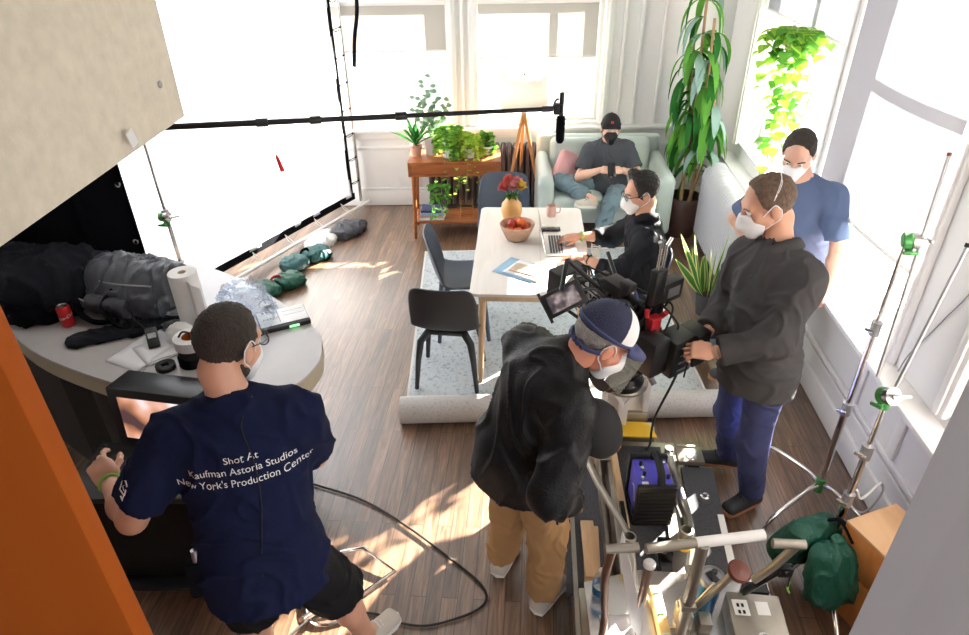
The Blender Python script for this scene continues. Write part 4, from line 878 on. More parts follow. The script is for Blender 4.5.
# clear clamshell
t = thing('clear_container', 'open clear plastic food container leaning before the paper towels', 'container', tuple(on(-1.83, 2.79)))
P = [rbox(on(-1.845, 2.80, .11) , (.055, .010, .08), .009, rz(.2) @ rx(-.35) @ ry(-.25))]
b = MB(rz(.2), on(-1.83, 2.77, .09)); b.lathe([(.001, 0), (.05, .0), (.058, .012), (.062, .03), (.068, .031)], (0, 0, 0), rx(-1.35) @ ry(-.2), 24, sy=1.3); b.build('lid', 'clearp', t)
b = MB(rz(.2), on(-1.80, 2.72, .001)); b.lathe([(.001, 0), (.045, 0), (.058, .03), (.062, .045), (.066, .046)], (0, 0, 0), I3, 24, sy=.8); b.build('tray', 'clearp', t)
crumple('napkin', tuple(on(-1.74, 2.66)), .05, 'towel', 'crumpled white tissue beside the tape rolls', 'tissue', 21, (1, 1, 1.2))
def roll(name, c, r0, r1, h, mt, core, label, group=None, tilt=None):
    t = thing(name, label, 'tape roll', tuple(c), group); R = I3 if tilt is None else tilt
    b = MB(); b.lathe([(r0, 0), (r1, 0), (r1, h), (r0, h), (r0, 0)], c, R, 32); b.build('tape', mt, t, bevel=.0015)
    b = MB(); b.lathe([(r0 - .004, .001), (r0 - .0005, .001), (r0 - .0005, h - .001), (r0 - .004, h - .001), (r0 - .004, .001)], c, R, 32); b.build('core', core, t); return t
c = on(-1.59, 2.47)
roll('tape_roll', c, .035, .062, .048, 'blackcloth', 'kraft', 'black cloth tape roll at the bottom of the stack behind the dark-haired head')
roll('tape_roll', c + V(.01, .01, .049), .035, .066, .048, 'blackr', 'kraft', 'matt black tape roll in the middle, directly under the wide white roll')
roll('tape_roll', c + V(.015, .01, .098), .040, .078, .050, 'tapewhite', 'orange', 'wide white tape roll on top of the tape stack')
t = thing('headset_clip', 'black earpiece clip resting in the top of the white tape roll', 'clip', tuple(c + V(.01, 0, .15))); b = MB(); b.tube(spline([c + V(-.03, -.01, .152), c + V(-.01, 0, .175), c + V(.02, 0, .17), c + V(.025, -.01, .152)], 5), .005, 8); b.build('clip_loop', 'blackp', t)
c = on(-1.70, 2.42); t = roll('tape_roll', c, .024, .045, .024, 'blackr', 'blackp', 'small black tape roll lying flat to the left of the tape stack')
sheet(on(-1.87, 2.56, .002), .21, .30, -.35, 'paper', 'white sheet of paper on the counter in front of the radio', curl=.012)
sheet(on(-1.77, 2.60, .004), .21, .29, -.75, 'paper', 'white sheet of paper under the clear food container', curl=.006)
sheet(on(-1.99, 2.78, .003), .20, .26, .2, 'paper', 'sheet of paper partly under the backpack', curl=.004)
t = thing('hand_radio', 'black microphone handset lying on the counter edge above the monitor', 'handset', tuple(on(-1.62, 2.31))); b = MB(rz(-.08), on(-1.62, 2.31)); b.box((0, 0, .016), (.16, .04, .03), bev=.006); b.box((-.06, 0, .033), (.03, .034, .01), bev=.003); b.build('handset_body', 'blackp', t)
b = MB(rz(-.08), on(-1.62, 2.31)); b.box((.03, -.021, .016), (.05, .002, .012)); b.build('grille', 'castgrey', t, smooth=False)
b = MB(); b.tube(spline([on(-1.69, 2.32, .015), on(-1.78, 2.36, .005), on(-1.79, 2.45, .005), on(-1.70, 2.53, .005), on(-1.60, 2.58, .005)], 8), .0025, 6); tag(b.build('thin_cable', 'castgrey'), 'thin grey cable looping on the counter beside the handset', 'cable')
# slate
t = thing('digital_slate', 'white digital clapper slate with black edge lying on the counter right end', 'slate', tuple(on(-1.27, 2.86))); R = rz(.52); c = on(-1.28, 2.86)
b = MB(R, c); b.box((0, 0, .012), (.25, .18, .024), bev=.003); b.build('slate_body', 'blackp', t)
b = MB(R, c); b.box((0, .012, .0255), (.242, .152, .003)); f_ = b.build('white_face', 'whitecer', t, smooth=False)
b = MB(R, c); b.box((-.02, .02, .0275), (.006, .13, .001)); b.box((-.066, .055, .0275), (.09, .003, .001)); b.box((.06, .05, .0275), (.11, .003, .001)); b.box((.06, .01, .0275), (.11, .003, .001)); b.build('ruled_lines', 'castgrey', f_, smooth=False)
b = MB(R, c)
for x, y in ((-.09, .075), (-.07, .075), (-.05, .075)): b.box((x, y, .0277), (.010, .018, .001), rz(.5))
for k in range(5): b.tube(spline([(-.10 + k * .017, -.01, .028), (-.095 + k * .017, .01, .028), (-.088 + k * .017, -.006, .028)], 4), .0012, 5)
b.build('marker_writing', 'blackm', f_, smooth=False)
b = MB(R, c); b.box((.04, -.0905, .012), (.05, .002, .012)); b.build('time_display', mat('green_led', (.02, .1, .02), .3, emit=(.2, .9, .25), es=1.5), t, smooth=False)
t = thing('lens_cap', 'round metal ring lid on the counter behind the slate', 'lid', tuple(on(-1.43, 3.02))); b = MB(); b.lathe([(.001, .006), (.03, .006), (.032, .0), (.038, 0), (.038, .014), (.032, .014), (.03, .010), (.001, .010)], on(-1.43, 3.02), n=28); b.build('ring', 'castgrey', t); b = MB(); b.lathe([(.001, 0), (.030, 0)], on(-1.43, 3.02, .0105), n=24); b.build('disc', 'whitecer', t)
P = [ell(on(-2.24, 2.93, .06), (.05, .04, .06))]
tag(soft('blue_wrapper', [sdf_mesh(P, .006, .02, clips=[(on(0, 0), (0, 0, -1))])], 'bluebag', disp=folds(.012, 60, 3)), 'small bright blue wrapper tucked between the black coat and the backpack', 'wrapper')
# monitor on an equipment cart
t = thing('equipment_cart', 'black equipment cart in the shadow under the counter at the left', 'cart', (-1.65, 1.98, 0)); R = rz(.05)
b = MB(R, (-1.62, 2.0, 0)); b.box((0, 0, .70), (.62, .34, .03), bev=.004); b.build('deck', 'blackp', t); b = MB(R, (-1.62, 2.0, 0)); b.box((0, 0, .12), (.62, .34, .03), bev=.004); b.build('deck', 'blackp', t)
b = MB(R, (-1.62, 2.0, 0)); b.box((0, .02, .40), (.56, .28, .50), bev=.01); b.build('case', 'blackm', t)
for sx in (-1, 1):
    for sy in (-1, 1):
        b = MB(R, (-1.62, 2.0, 0)); b.cyl((sx * .29, sy * .15, .08), (sx * .29, sy * .15, .72), .012); b.build('post', 'blackm', t); b = MB(R, (-1.62, 2.0, 0)); b.cyl((sx * .29 - .012, sy * .15, .04), (sx * .29 + .012, sy * .15, .04), .04, n=18); b.build('wheel', 'blackr', t)
t = thing('monitor', 'black framed monitor showing a pinkish picture beside the navy tee man', 'monitor', (-1.60, 2.20, .72)); R = rz(-.12) @ rx(-.10); c = V(-1.60, 2.17, .86)
b = MB(R, c); b.box((0, .05, 0), (.50, .16, .30), bev=.008); b.build('monitor_case', 'blackp', t)
b = MB(R, c); b.box((0, -.0315, 0), (.40, .002, .215)); b.build('picture', 'screen', t, smooth=False)
b = MB(); b.box((-1.60, 2.18, .717), (.2, .14, .01)); b.cyl((-1.60, 2.18, .72), (-1.60, 2.18, .78), .02); b.build('monitor_foot', 'blackm', t)
# ================================================================== C-STANDS
def knob(b, c, d, w=.05):     # T shaped wing handle
    d = nrm(d); c = V(*c); b.cyl(c, c + d * .035, .010, n=10); s = nrm(np.cross(d, (0, .3, 1))); b.beam(c + d * .04 - s * w / 2, c + d * .04 + s * w / 2, .016, .014, tuple(d), bev=.005)
def cstand(label, hub, h, legs, colr='chrome', lean=(0, 0), stages=(.55, .95), name='light_stand'):
    hub = V(*hub); t = thing(name, label, 'stand', (hub[0], hub[1], 0)); d = nrm(V(lean[0], lean[1], 1)); base = hub
    z0 = 0; rr = .0175
    for k, z1 in enumerate(list(stages) + [h]):
        b = MB(); b.cyl(base + d * max(z0 - .03, 0), base + d * z1, rr, n=14); b.build('column_tube', colr, t); rr -= .004
        if z1 != h:
            b = MB(); c = base + d * z1; b.cyl(c - d * .03, c + d * .04, .024, n=14); cb = b.build('column_collar', 'castgrey', t); b = MB(); knob(b, c, (-.8, -.5, .1)); b.build('wing_knob', 'steel', cb)
        z0 = z1
    for k, (pts) in enumerate(legs):
        b = MB(); b.tube(spline(pts, 6), .0125, 12); lg = b.build('leg', colr, t); b = MB(); e = V(*pts[-1]); b.ball(e, .016, 10); b.build('leg_tip', 'redknob', lg)
    b = MB(); b.cyl(hub - V(0, 0, .05), hub + V(0, 0, .04), .026, n=14); b.build('hub', 'cgreen', t)
    return t, base + d * h
def grip(t, c, ax, mt='cgreen', r=.036):
    ax = nrm(ax); c = V(*c); b = MB(); b.cyl(c - ax * .030, c - ax * .004, r, n=22); b.cyl(c - ax * .034, c - ax * .028, r * .8, n=22); g = b.build('grip_head', mt, t); b = MB(); b.cyl(c + ax * .004, c + ax * .028, r, n=22); knob(b, c + ax * .028, ax, .085); b.build('grip_plate', 'steel', g); b = MB(); b.cyl(c + V(0, 0, -.06), c + V(0, 0, -.02), .018, n=12); knob(b, c + V(0, 0, -.04), np.cross(ax, (0, 0, 1)), .06); b.build('grip_socket', mt, g); return g
H1 = V(1.60, 2.70, .10)
def arcleg(hub, foot, hh=.10):
    hub = V(*hub); f = V(*foot); m = hub + (f - hub) * .72; return [hub, hub + (f - hub) * .25 + V(0, 0, hh * .3), m + V(0, 0, hh * .25), hub + (f - hub) * .86 + V(0, 0, -hub[2] * .25), V(f[0], f[1], .014)]
t1, top1 = cstand('tall chrome grip stand near the window pier with a green grip head at its top', H1, 1.42, [arcleg(H1, (1.20, 2.42, 0)), arcleg(H1, (1.40, 3.14, 0)), arcleg(H1, (1.82, 2.42, 0))], stages=(.52, 1.0))
ax1 = nrm(V(.9, -.2, .12)); g1 = top1 + V(.02, 0, .03); grip(t1, g1, ax1)
b = MB(); a0 = g1 + V(.04, 0, 0); dd = nrm(V(.085, .18, .55)); b.cyl(a0 - dd * .62, a0 + dd * .36, .008, n=10); arm = b.build('extension_arm', 'castgrey', t1); b = MB(); b.cyl(a0 + dd * .355, a0 + dd * .37, .010, n=10); b.build('arm_end', 'redknob', arm)
H2 = V(1.42, 2.16, .13)
t2, top2 = cstand('shorter chrome grip stand in front, weighed down by the green sandbag', H2, .96, [arcleg(H2, (1.04, 2.10, 0), .16), arcleg(H2, (1.84, 2.44, 0), .16), arcleg(H2, (1.35, 1.66, 0), .16)], stages=(.42, .70))
grip(t2, top2 + V(0, 0, .04), (.25, -.8, .55)); b = MB(); a0 = top2 + V(.02, .02, .06); b.cyl(a0 - V(.01, .02, .04), a0 + V(.19, .19, .53), .008, n=10); arm = b.build('extension_arm', 'castgrey', t2); b = MB(); e = a0 + V(.19, .19, .53); b.cyl(e, e + V(.003, .003, .014), .012, n=10); b.build('arm_end', 'blackr', arm)
b = MB(); b.tube(spline([V(1.45, 2.17, .60), V(1.52, 2.22, .50), V(1.70, 2.40, .42), V(1.81, 2.52, .22), V(1.80, 2.58, .02), V(1.74, 2.66, .012)], 8), .006, 8); tag(b.build('wall_cable', 'tapewhite'), 'white cable running from the front stand down the wall panel', 'cable')
b = MB(); b.tube(spline([V(1.862, 2.62, 2.0), V(1.862, 2.55, 1.5), V(1.862, 2.68, 1.15), V(1.862, 2.8, .9), V(1.84, 2.8, .79)], 8), .003, 6); tag(b.build('thin_wire', 'castgrey'), 'thin wire hanging down the white window pier', 'wire')
# sandbag hung over the front stand's leg
t = thing('sandbag', 'dark green sandbag slung over the base of the front stand', 'sandbag', (1.42, 2.06, .1))
for i, (c, ax, w) in enumerate([(V(1.30, 2.17, .27), V(-.25, .25, -1), 0), (V(1.38, 2.00, .26), V(.02, -.35, -1), 1)]):
    a = nrm(ax); u = nrm(np.cross(a, (0.75, -.6, 0))) ; R = frame(a, (0.8, .35, 0))
    P = [rbox(c, (.125, .06, .14), .045, R), ell(c + a * .03, (.125, .075, .13), R), cap(c - a * .11, c - a * .15, .05, .03, R[:, 1], .6)]
    soft('sand_pouch', [sdf_mesh(P, .007, .03)], 'sandbag', t, disp=folds(.012, 30, 7 + i))
    b = MB(); b.tube(spline([c - a * .13 + R[:, 1] * .03, c + R[:, 1] * -.072 * (1 if w else 1) - a * .02, c + a * .12 - R[:, 1] * .03], 6), .003, 6); b.build('seam', 'leafd', t)
b = MB(); b.tube(spline([V(1.34, 2.16, .40), V(1.40, 2.12, .46), V(1.44, 2.04, .41)], 6), .02, 8, sx=.4); b.build('strap', 'blackcloth', t)
# apple box
t = thing('apple_box', 'orange varnished wooden box with a hand hole at the lower right', 'box', (1.62, 1.95, 0)); R = rz(.42); c = V(1.63, 1.94, 0)
b = MB(R, c); b.box((0, 0, .13), (.28, .46, .26), bev=.004); b.build('lower_box', 'applewood', t)
b = MB(R, c); b.box((0, 0, .375), (.28, .46, .21), bev=.004); b.build('upper_box', 'applewood', t)
b = MB(R, c); b.box((0, 0, .487), (.28, .46, .014), bev=.003); l_ = b.build('lid_board', 'plytop', t)
b = MB(R, c); b.cyl((-.03, -.03, .495), (-.03, -.03, .4965), .022, n=16); b.cyl((-.03, .04, .495), (-.03, .04, .4965), .022, n=16); b.box((-.03, .005, .4957), (.044, .07, .0015)); b.build('hand_hole', 'blackcloth', l_, smooth=False)
# stand behind the counter end
t, tp = cstand('metal stand with a green clamp behind the counter, before the diffusion cloth', V(-2.20, 3.62, .10), 1.62, [arcleg((-2.2, 3.62, .1), (-2.0, 4.0, 0)), arcleg((-2.2, 3.62, .1), (-2.6, 3.7, 0)), arcleg((-2.2, 3.62, .1), (-1.98, 3.6, 0))], lean=(-.02, .0), stages=(.75, 1.1), colr='chrome')
grip(t, V(-2.22, 3.60, 1.20), (1, -.2, .1), r=.03); grip(t, tp + V(0, 0, .02), (-.8, -.5, .1), 'steel', r=.03)
# stand base on the floor beside the navy tee man
t = thing('stand_base', 'flat chrome stand base with bent legs on the floor beside the bare calf', 'stand', (-.92, 1.80, 0))
b = MB(); b.tube([V(-.955, 1.86, .02), V(-.94, 2.02, .05), V(-.90, 2.13, .06), V(-.80, 2.17, .05), V(-.62, 2.06, .03), V(-.82, 1.86, .02)], .011, 10); b.build('bent_leg', 'chrome', t)
b = MB(); b.cyl((-.90, 1.60, .30), (-.86, 1.90, .05), .013, n=12); b.build('tube', 'chrome', t)
b = MB(); b.tube(spline([V(-1.02, 1.90, .015), V(-.98, 1.80, .012), V(-.90, 1.77, .012), V(-.80, 1.80, .012)], 6), .008, 8); b.build('floor_leg', 'chrome', t)
# black cable
b = MB(); b.tube(spline([(-1.5, 2.62, .012), (-1.32, 2.66, .012), (-1.17, 2.61, .012), (-.87, 2.507, .012), (-.593, 2.338, .012), (-.361, 2.163, .012), (-.2, 2.03, .012), (-.165, 1.94, .012), (-.234, 1.867, .012), (-.411, 1.796, .012), (-.55, 1.80, .012), (-.70, 1.84, .012), (-.95, 1.80, .012), (-1.1, 1.6, .012)], 10), .0058, 8); tag(b.build('power_cable', 'blackr'), 'thick black cable looping across the sunlit floorboards', 'cable')
# ================================================================== BOOM
t = thing('boom_pole', 'long black boom pole with a shotgun microphone crossing above the room', 'boom microphone', (-1.3, 2.75, 2.0))
A_ = V(-1.70, 2.63, 2.02); B_ = V(.085, 3.20, 1.965)
for u0, u1, r in ((0, .30, .0135), (.28, .62, .012), (.60, .985, .0105)): b = MB(); b.cyl(A_ + (B_ - A_) * u0, A_ + (B_ - A_) * u1, r, n=14); b.build('pole_section', 'blackm', t)
for u in (.30, .42, .62): b = MB(); d = nrm(B_ - A_); c = A_ + (B_ - A_) * u; b.cyl(c - d * .03, c + d * .02, .018, n=14); b.build('collar', 'blackp', t)
b = MB(); d = nrm(B_ - A_); b.cyl(B_ - d * .05, B_, .014, n=10); b.tube(spline([B_, B_ + V(.015, 0, .04), B_ + V(.03, 0, .045)], 4), .005, 6); b.box(B_ + V(.02, 0, 0), (.03, .02, .05), bev=.004); b.box(B_ + V(.03, 0, -.02), (.04, .03, .008)); b.box(B_ + V(.03, 0, .02), (.04, .03, .008))
b.build('shock_mount', 'blackp', t); MC = B_ + V(.042, 0, 0)
b = MB(); b.lathe([(.001, -.165), (.012, -.163), (.020, -.15), (.0215, -.10), (.0215, -.05), (.018, -.035), (.001, -.03)], MC, n=20); b.build('foam_windscreen', 'blackcloth', t)
b = MB(); b.cyl(MC + V(0, 0, -.035), MC + V(0, 0, .075), .0105, n=14); b.build('microphone', 'blackm', t)
c = A_ + (B_ - A_) * .30 - V(0, 0, .012); t = thing('red_tag', 'small red tag dangling on a string from the boom pole', 'tag', tuple(c - V(0, 0, .2)))
b = MB(); b.tube(spline([c, c + V(.012, 0, -.06), c + V(.03, 0, -.13)], 4), .0016, 5); b.build('string', 'pink', t); b = MB(); b.tube([c + V(.03, 0, -.13), c + V(.034, 0, -.145), c + V(.048, 0, -.205)], [.004, .008, .011], 8); b.build('ribbon', 'canred', t)
# ================================================================== CAMERA DOLLY
t = thing('camera_dolly', 'steel camera dolly with grey carpeted decks, push bars and a front riser', 'camera dolly', (.62, 2.2, 0)); dolly = t
def part(nm, m, f, parent=t, **k): b = MB(); f(b); return b.build(nm, m, parent, **k)
part('chassis', 'dollymetal', lambda b: (b.box((.62, 2.22, .12), (.34, 1.35, .12), bev=.01), b.box((.62, 1.72, .17), (.74, .32, .12), bev=.01), b.box((.62, 2.80, .13), (.44, .16, .12), bev=.01)))
for x in (.30, .94):
    for y in (1.66, 2.80):
        w = MB(); w.lathe([(.02, -.025), (.07, -.025), (.075, -.018), (.075, .018), (.07, .025), (.02, .025)], (x, y, .076), frame((1, 0, 0)), 24); w = w.build('wheel', 'blackr', t)
        part('wheel_hub', 'steel', lambda b: b.cyl((x - .028, y, .076), (x + .028, y, .076), .022), w)
part('deck_board', 'carpet', lambda b: b.prism([(.49, 1.93), (.68, 1.93), (.755, 2.83), (.50, 2.83)], .18, .20), smooth=False)
part('deck_board', 'carpet', lambda b: b.prism([(.80, 1.86), (.965, 1.86), (1.0, 2.66), (.835, 2.66)], .20, .22), smooth=False)
part('deck_board', 'carpet', lambda b: b.prism([(.20, 1.86), (.38, 1.86), (.38, 2.66), (.22, 2.66)], .19, .21), smooth=False)
part('board_edge_tape', 'tapewhite', lambda b: b.prism([(.93, 1.88), (.966, 1.88), (.985, 2.34), (.955, 2.34)], .2205, .2215), smooth=False)
part('front_plate', 'yellow', lambda b: b.prism([(.485, 2.80), (.72, 2.80), (.70, 2.89), (.67, 2.92), (.52, 2.92), (.49, 2.89)], .29, .30), smooth=False)
part('wood_rail', 'ply', lambda b: b.beam((.478, 2.84, .23), (.495, 2.2, .23), .03, .05))
pl = part('latch_plate', 'dollymetal', lambda b: (b.box((.89, 2.73, .235), (.14, .12, .03), bev=.004), b.box((.88, 2.79, .25), (.10, .015, .012))))
part('round_boss', 'steel', lambda b: b.lathe([(.001, .004), (.026, .004), (.030, 0)], (.895, 2.715, .25), n=22), pl)
part('deck_ring', 'steel', lambda b: b.lathe([(.010, 0), (.018, .004), (.024, 0)], (.92, 2.46, .221), n=18))
for pts, nm in (([(.29, 2.56, .42), (.36, 2.32, .41), (.46, 2.06, .40), (.475, 1.95, .38), (.47, 1.70, .32)], 'left_rail'), ([(.745, 2.62, .36), (.755, 2.40, .36), (.775, 2.14, .33), (.74, 1.98, .28)], 'right_rail')):
    r = part('side_arm', 'dollymetal', lambda b: b.tube(spline(pts, 5), .017, 10)); p0 = V(*pts[0]); part('arm_bolt', 'steel', lambda b: b.cyl(p0 - V(0, 0, .02), p0 + V(0, 0, .03), .022, n=14), r)
    q = V(*pts[2]); part('arm_brace', 'blackm', lambda b: b.beam(q + V(.0, .18, -.02), q + V(.02, -.12, -.06), .02, .03), r)
for x, y in ((.465, 1.99), (.72, 2.04)):
    s = part('grip_socket', 'yellow', lambda b: b.lathe([(.001, 0), (.028, 0), (.028, .07)], (x, y, .33), n=22)); part('socket_rim', 'dollymetal', lambda b: b.lathe([(.030, .07), (.030, .115), (.021, .117), (.020, .06), (.001, .05)], (x, y, .33), n=22), s)
part('rear_deck', 'steel', lambda b: b.prism([(.29, 1.45), (1.02, 1.45), (1.06, 1.92), (.52, 1.94), (.27, 1.86)], .27, .29), smooth=False)
part('control_box', 'dollymetal', lambda b: b.box((.93, 1.63, .345), (.21, .28, .11), rz(-.05), bev=.008)); 
part('box_label', 'whitecer', lambda b: (b.box((.875, 1.70, .4015), (.06, .07, .001)), b.box((.96, 1.70, .4015), (.05, .06, .001))), smooth=False)
part('box_label_print', 'blackm', lambda b: [b.box((.865 + .018 * i, 1.68 + .03 * j, .4023), (.010, .016, .0006)) for i in range(2) for j in range(2)], smooth=False)
part('box_dial', 'steel', lambda b: b.lathe([(.026, 0), (.026, .004), (.020, .004), (.020, .001), (.001, .001)], (.93, 1.57, .401), n=24))
part('box_hinge', 'blackm', lambda b: b.box((.96, 1.80, .35), (.10, .05, .10), bev=.004))
# push bar: post and grip
part('push_post', 'dollymetal', lambda b: (b.cyl((.625, 1.60, .28), (.625, 1.585, .90), .021, n=16), b.box((.625, 1.60, .31), (.09, .08, .05), bev=.006), b.box((.625, 1.595, .55), (.055, .05, .03), bev=.004)))
part('push_bar', 'dollymetal', lambda b: b.cyl((.425, 1.555, .90), (.845, 1.64, .90), .018, n=16)); part('bar_tape', 'tapewhite', lambda b: b.cyl((.60, 1.5905, .90), (.845, 1.64, .90), .0195, n=16))
part('left_handle', 'dollymetal', lambda b: b.cyl((.285, 1.545, .90), (.40, 1.56, .90), .017, n=14)); part('left_handle_post', 'bronze', lambda b: b.tube(spline([(.31, 1.548, .89), (.30, 1.56, .75), (.315, 1.60, .55), (.33, 1.62, .40), (.325, 1.60, .29)], 5), .015, 12))
part('knob_lever', 'bronze', lambda b: b.tube([(.47, 1.66, .29), (.46, 1.62, .55), (.455, 1.585, .77)], [.016, .017, .018], 14)); part('lever_cap', 'whitecer', lambda b: b.lathe([(.022, 0), (.023, .01), (.018, .018), (.001, .021)], (.455, 1.585, .775), n=20))
part('right_handle', 'dollymetal', lambda b: b.cyl((.865, 1.605, .90), (.975, 1.605, .90), .017, n=14)); part('right_handle_post', 'dollymetal', lambda b: b.tube([(.95, 1.61, .89), (.93, 1.66, .72), (.905, 1.72, .55)], .016, 12))
part('right_clamp', 'blackm', lambda b: (b.beam((.955, 1.66, .70), (.90, 1.76, .42), .035, .03, bev=.005), b.cyl((.96, 1.64, .70), (1.02, 1.68, .70), .006), b.cyl((.99, 1.66, .72), (1.0, 1.66, .60), .004), b.box((.97, 1.66, .69), (.05, .03, .05), bev=.004)))
part('green_tie', 'lime', lambda b: b.tube(spline([(1.0, 1.66, .63), (1.005, 1.665, .58), (1.02, 1.67, .55)], 4), .004, 6))
part('joystick_rod', 'dollymetal', lambda b: (b.cyl((.70, 1.74, .30), (.765, 1.60, .74), .015, n=14), b.cyl((.68, 1.72, .32), (.72, 1.64, .62), .006))); part('joystick_knob', 'redknob', lambda b: b.lathe([(.001, -.02), (.022, -.018), (.040, -.006), (.043, .006), (.036, .016), (.001, .019)], (.770, 1.585, .765), frame((.12, -.35, 1)), 26))
part('valve_block', 'dollymetal', lambda b: (b.box((.66, 1.70, .33), (.06, .08, .09), bev=.006), b.cyl((.64, 1.68, .37), (.64, 1.68, .41), .012), b.cyl((.665, 1.66, .36), (.665, 1.66, .40), .012), b.box((.74, 1.68, .32), (.05, .06, .06), bev=.004)))
for x, y in ((.64, 1.68), (.665, 1.66)): part('valve_cap', 'whitecer', lambda b: b.cyl((x, y, .405), (x, y, .412), .009))
part('side_channel', 'dollymetal', lambda b: (b.beam((.24, 1.5, .16), (.24, 2.5, .16), .02, .14), b.beam((.40, 1.9, .17), (.40, 2.8, .17), .015, .10)))
part('deck_lettering_bar', 'yellow', lambda b: [b.box((.535 + .018 * i, 1.985, .2005), (.011, .012, .0006)) for i in range(5)], smooth=False)
part('deck_pedal', 'blackm', lambda b: (b.box((.66, 2.10, .235), (.06, .10, .06), bev=.006), b.cyl((.62, 1.98, .22), (.62, 2.1, .24), .012)))
# riser and turntable under the camera head
part0 = part
def part(nm, m, f, parent=dolly, **k): b = MB(I3, (.012, .12, -.035)); f(b); return b.build(nm, m, parent, **k)
part('riser_foot', 'dollymetal', lambda b: (b.box((.545, 2.86, .30), (.26, .09, .16), bev=.006), b.box((.545, 2.84, .22), (.36, .10, .08), bev=.006)))
r = part('riser_base', 'dollymetal', lambda b: (b.box((.545, 2.865, .40), (.25, .05, .03), bev=.004), b.box((.545, 2.90, .44), (.26, .02, .10), bev=.003)))
part('riser_tower', 'whitecer', lambda b: (b.box((.52, 2.78, .45), (.05, .06, .2), bev=.004), b.box((.41, 2.76, .56), (.03, .05, .2), bev=.003), b.box((.635, 2.76, .56), (.03, .05, .2), bev=.003), b.beam((.52, 2.76, .48), (.42, 2.74, .66), .03, .02), b.beam((.52, 2.76, .48), (.62, 2.74, .66), .03, .02), b.box((.52, 2.80, .50), (.24, .012, .16), bev=.003)))
part('riser_ring', 'dollymetal', lambda b: b.lathe([(.06, 0), (.12, .0), (.125, .015), (.115, .035), (.06, .035), (.06, 0)], (.50, 2.72, .665), n=36))
for a in range(6): part('ring_bolt', 'steel', lambda b: b.cyl((.50 + .10 * math.cos(a * 1.047), 2.72 + .10 * math.sin(a * 1.047), .698), (.50 + .10 * math.cos(a * 1.047), 2.72 + .10 * math.sin(a * 1.047), .708), .008, n=8))
part = part0
# things lying on the dolly
b = MB(rz(.02), (.312, 2.09, .212)); b.box((0, 0, .018), (.062, .32, .018), bev=.004); tag(b.build('wood_block', 'ply'), 'topmost raw wooden board lying on the left deck of the dolly', 'wooden board', 'boards on the dolly')
b = MB(rz(-.03), (.318, 2.08, .211)); b.box((.004, -.01, .004), (.075, .33, .008), bev=.002); tag(b.build('wood_block', 'ply'), 'wider raw wooden board under the other on the left deck', 'wooden board', 'boards on the dolly')
c = V(.33, 1.79, .29); t = thing('water_bottle', 'clear plastic water bottle with a blue label on the left rear of the dolly', 'bottle', tuple(c)); b = MB(); b.lathe([(.001, 0), (.032, .002), (.034, .02), (.032, .05), (.034, .11), (.030, .13), (.014, .155), (.013, .165)], c, n=24); b.build('bottle_body', 'clearp', t); b = MB(); b.lathe([(.0345, .045), (.0345, .09)], c, n=24); b.build('label_band', 'bluecup', t); b = MB(); b.cyl(c + V(0, 0, .163), c + V(0, 0, .178), .015); b.build('bottle_cap', 'whitecer', t)
sheet((.395, 1.62, .294), .13, .17, .1, 'paper', 'white printed sheet lying on the rear deck at the left of the lever', curl=.01)
t = thing('paper_sign', 'folded white card stuck upright between the left handles of the dolly', 'card', (.40, 1.72, .3)); b = MB(); b.add([(.40, 1.86, .52), (.44, 1.64, .34), (.44, 1.62, .56), (.39, 1.80, .70)], [(0, 1, 2, 3)]); b.add([(.44, 1.64, .34), (.475, 1.60, .30), (.465, 1.60, .58), (.44, 1.62, .56)], [(0, 1, 2, 3)]); b.build('card', 'paper', t, solid=.002, smooth=False)
c = V(.77, 1.785, .29); t = thing('travel_mug', 'blue metal travel mug with a clear lid on the rear of the dolly', 'mug', tuple(c)); b = MB(); b.lathe([(.001, 0), (.036, 0), (.040, .01), (.046, .16)], c, n=32); b.build('cup', 'bluecup', t); b = MB(); b.lathe([(.046, .155), (.050, .158), (.051, .185), (.046, .190), (.040, .182), (.001, .180)], c, n=32); l_ = b.build('lid', 'castgrey', t); b = MB(); b.box(c + V(0, -.005, .186), (.03, .055, .008), rz(.5), bev=.003); b.lathe([(.012, .184), (.012, .192), (.001, .193)], c + V(.012, .018, 0), n=14); b.build('lid_slider', 'blackp', l_)
t = thing('spirit_level', 'yellow spirit level with three vials lying on the rear of the dolly', 'spirit level', (.565, 1.68, .29)); R = rz(.06); c = V(.565, 1.68, .30)
b = MB(R, c); b.box((0, 0, .03), (.042, .27, .055), bev=.003); lv = b.build('level_body', 'levely', t)
for y in (-.095, 0, .095): b = MB(R, c); b.box((0, y, .0585), (.026, .030, .002)); w_ = b.build('vial_window', 'whitecer', lv, smooth=False); b = MB(R, c); b.cyl((-.010, y, .061), (.010, y, .061), .005, n=10); b.build('vial', 'lime', lv)
b = MB(R, c); b.box((0, -.13, .03), (.043, .012, .057)); b.build('end_cap', 'canred', lv)
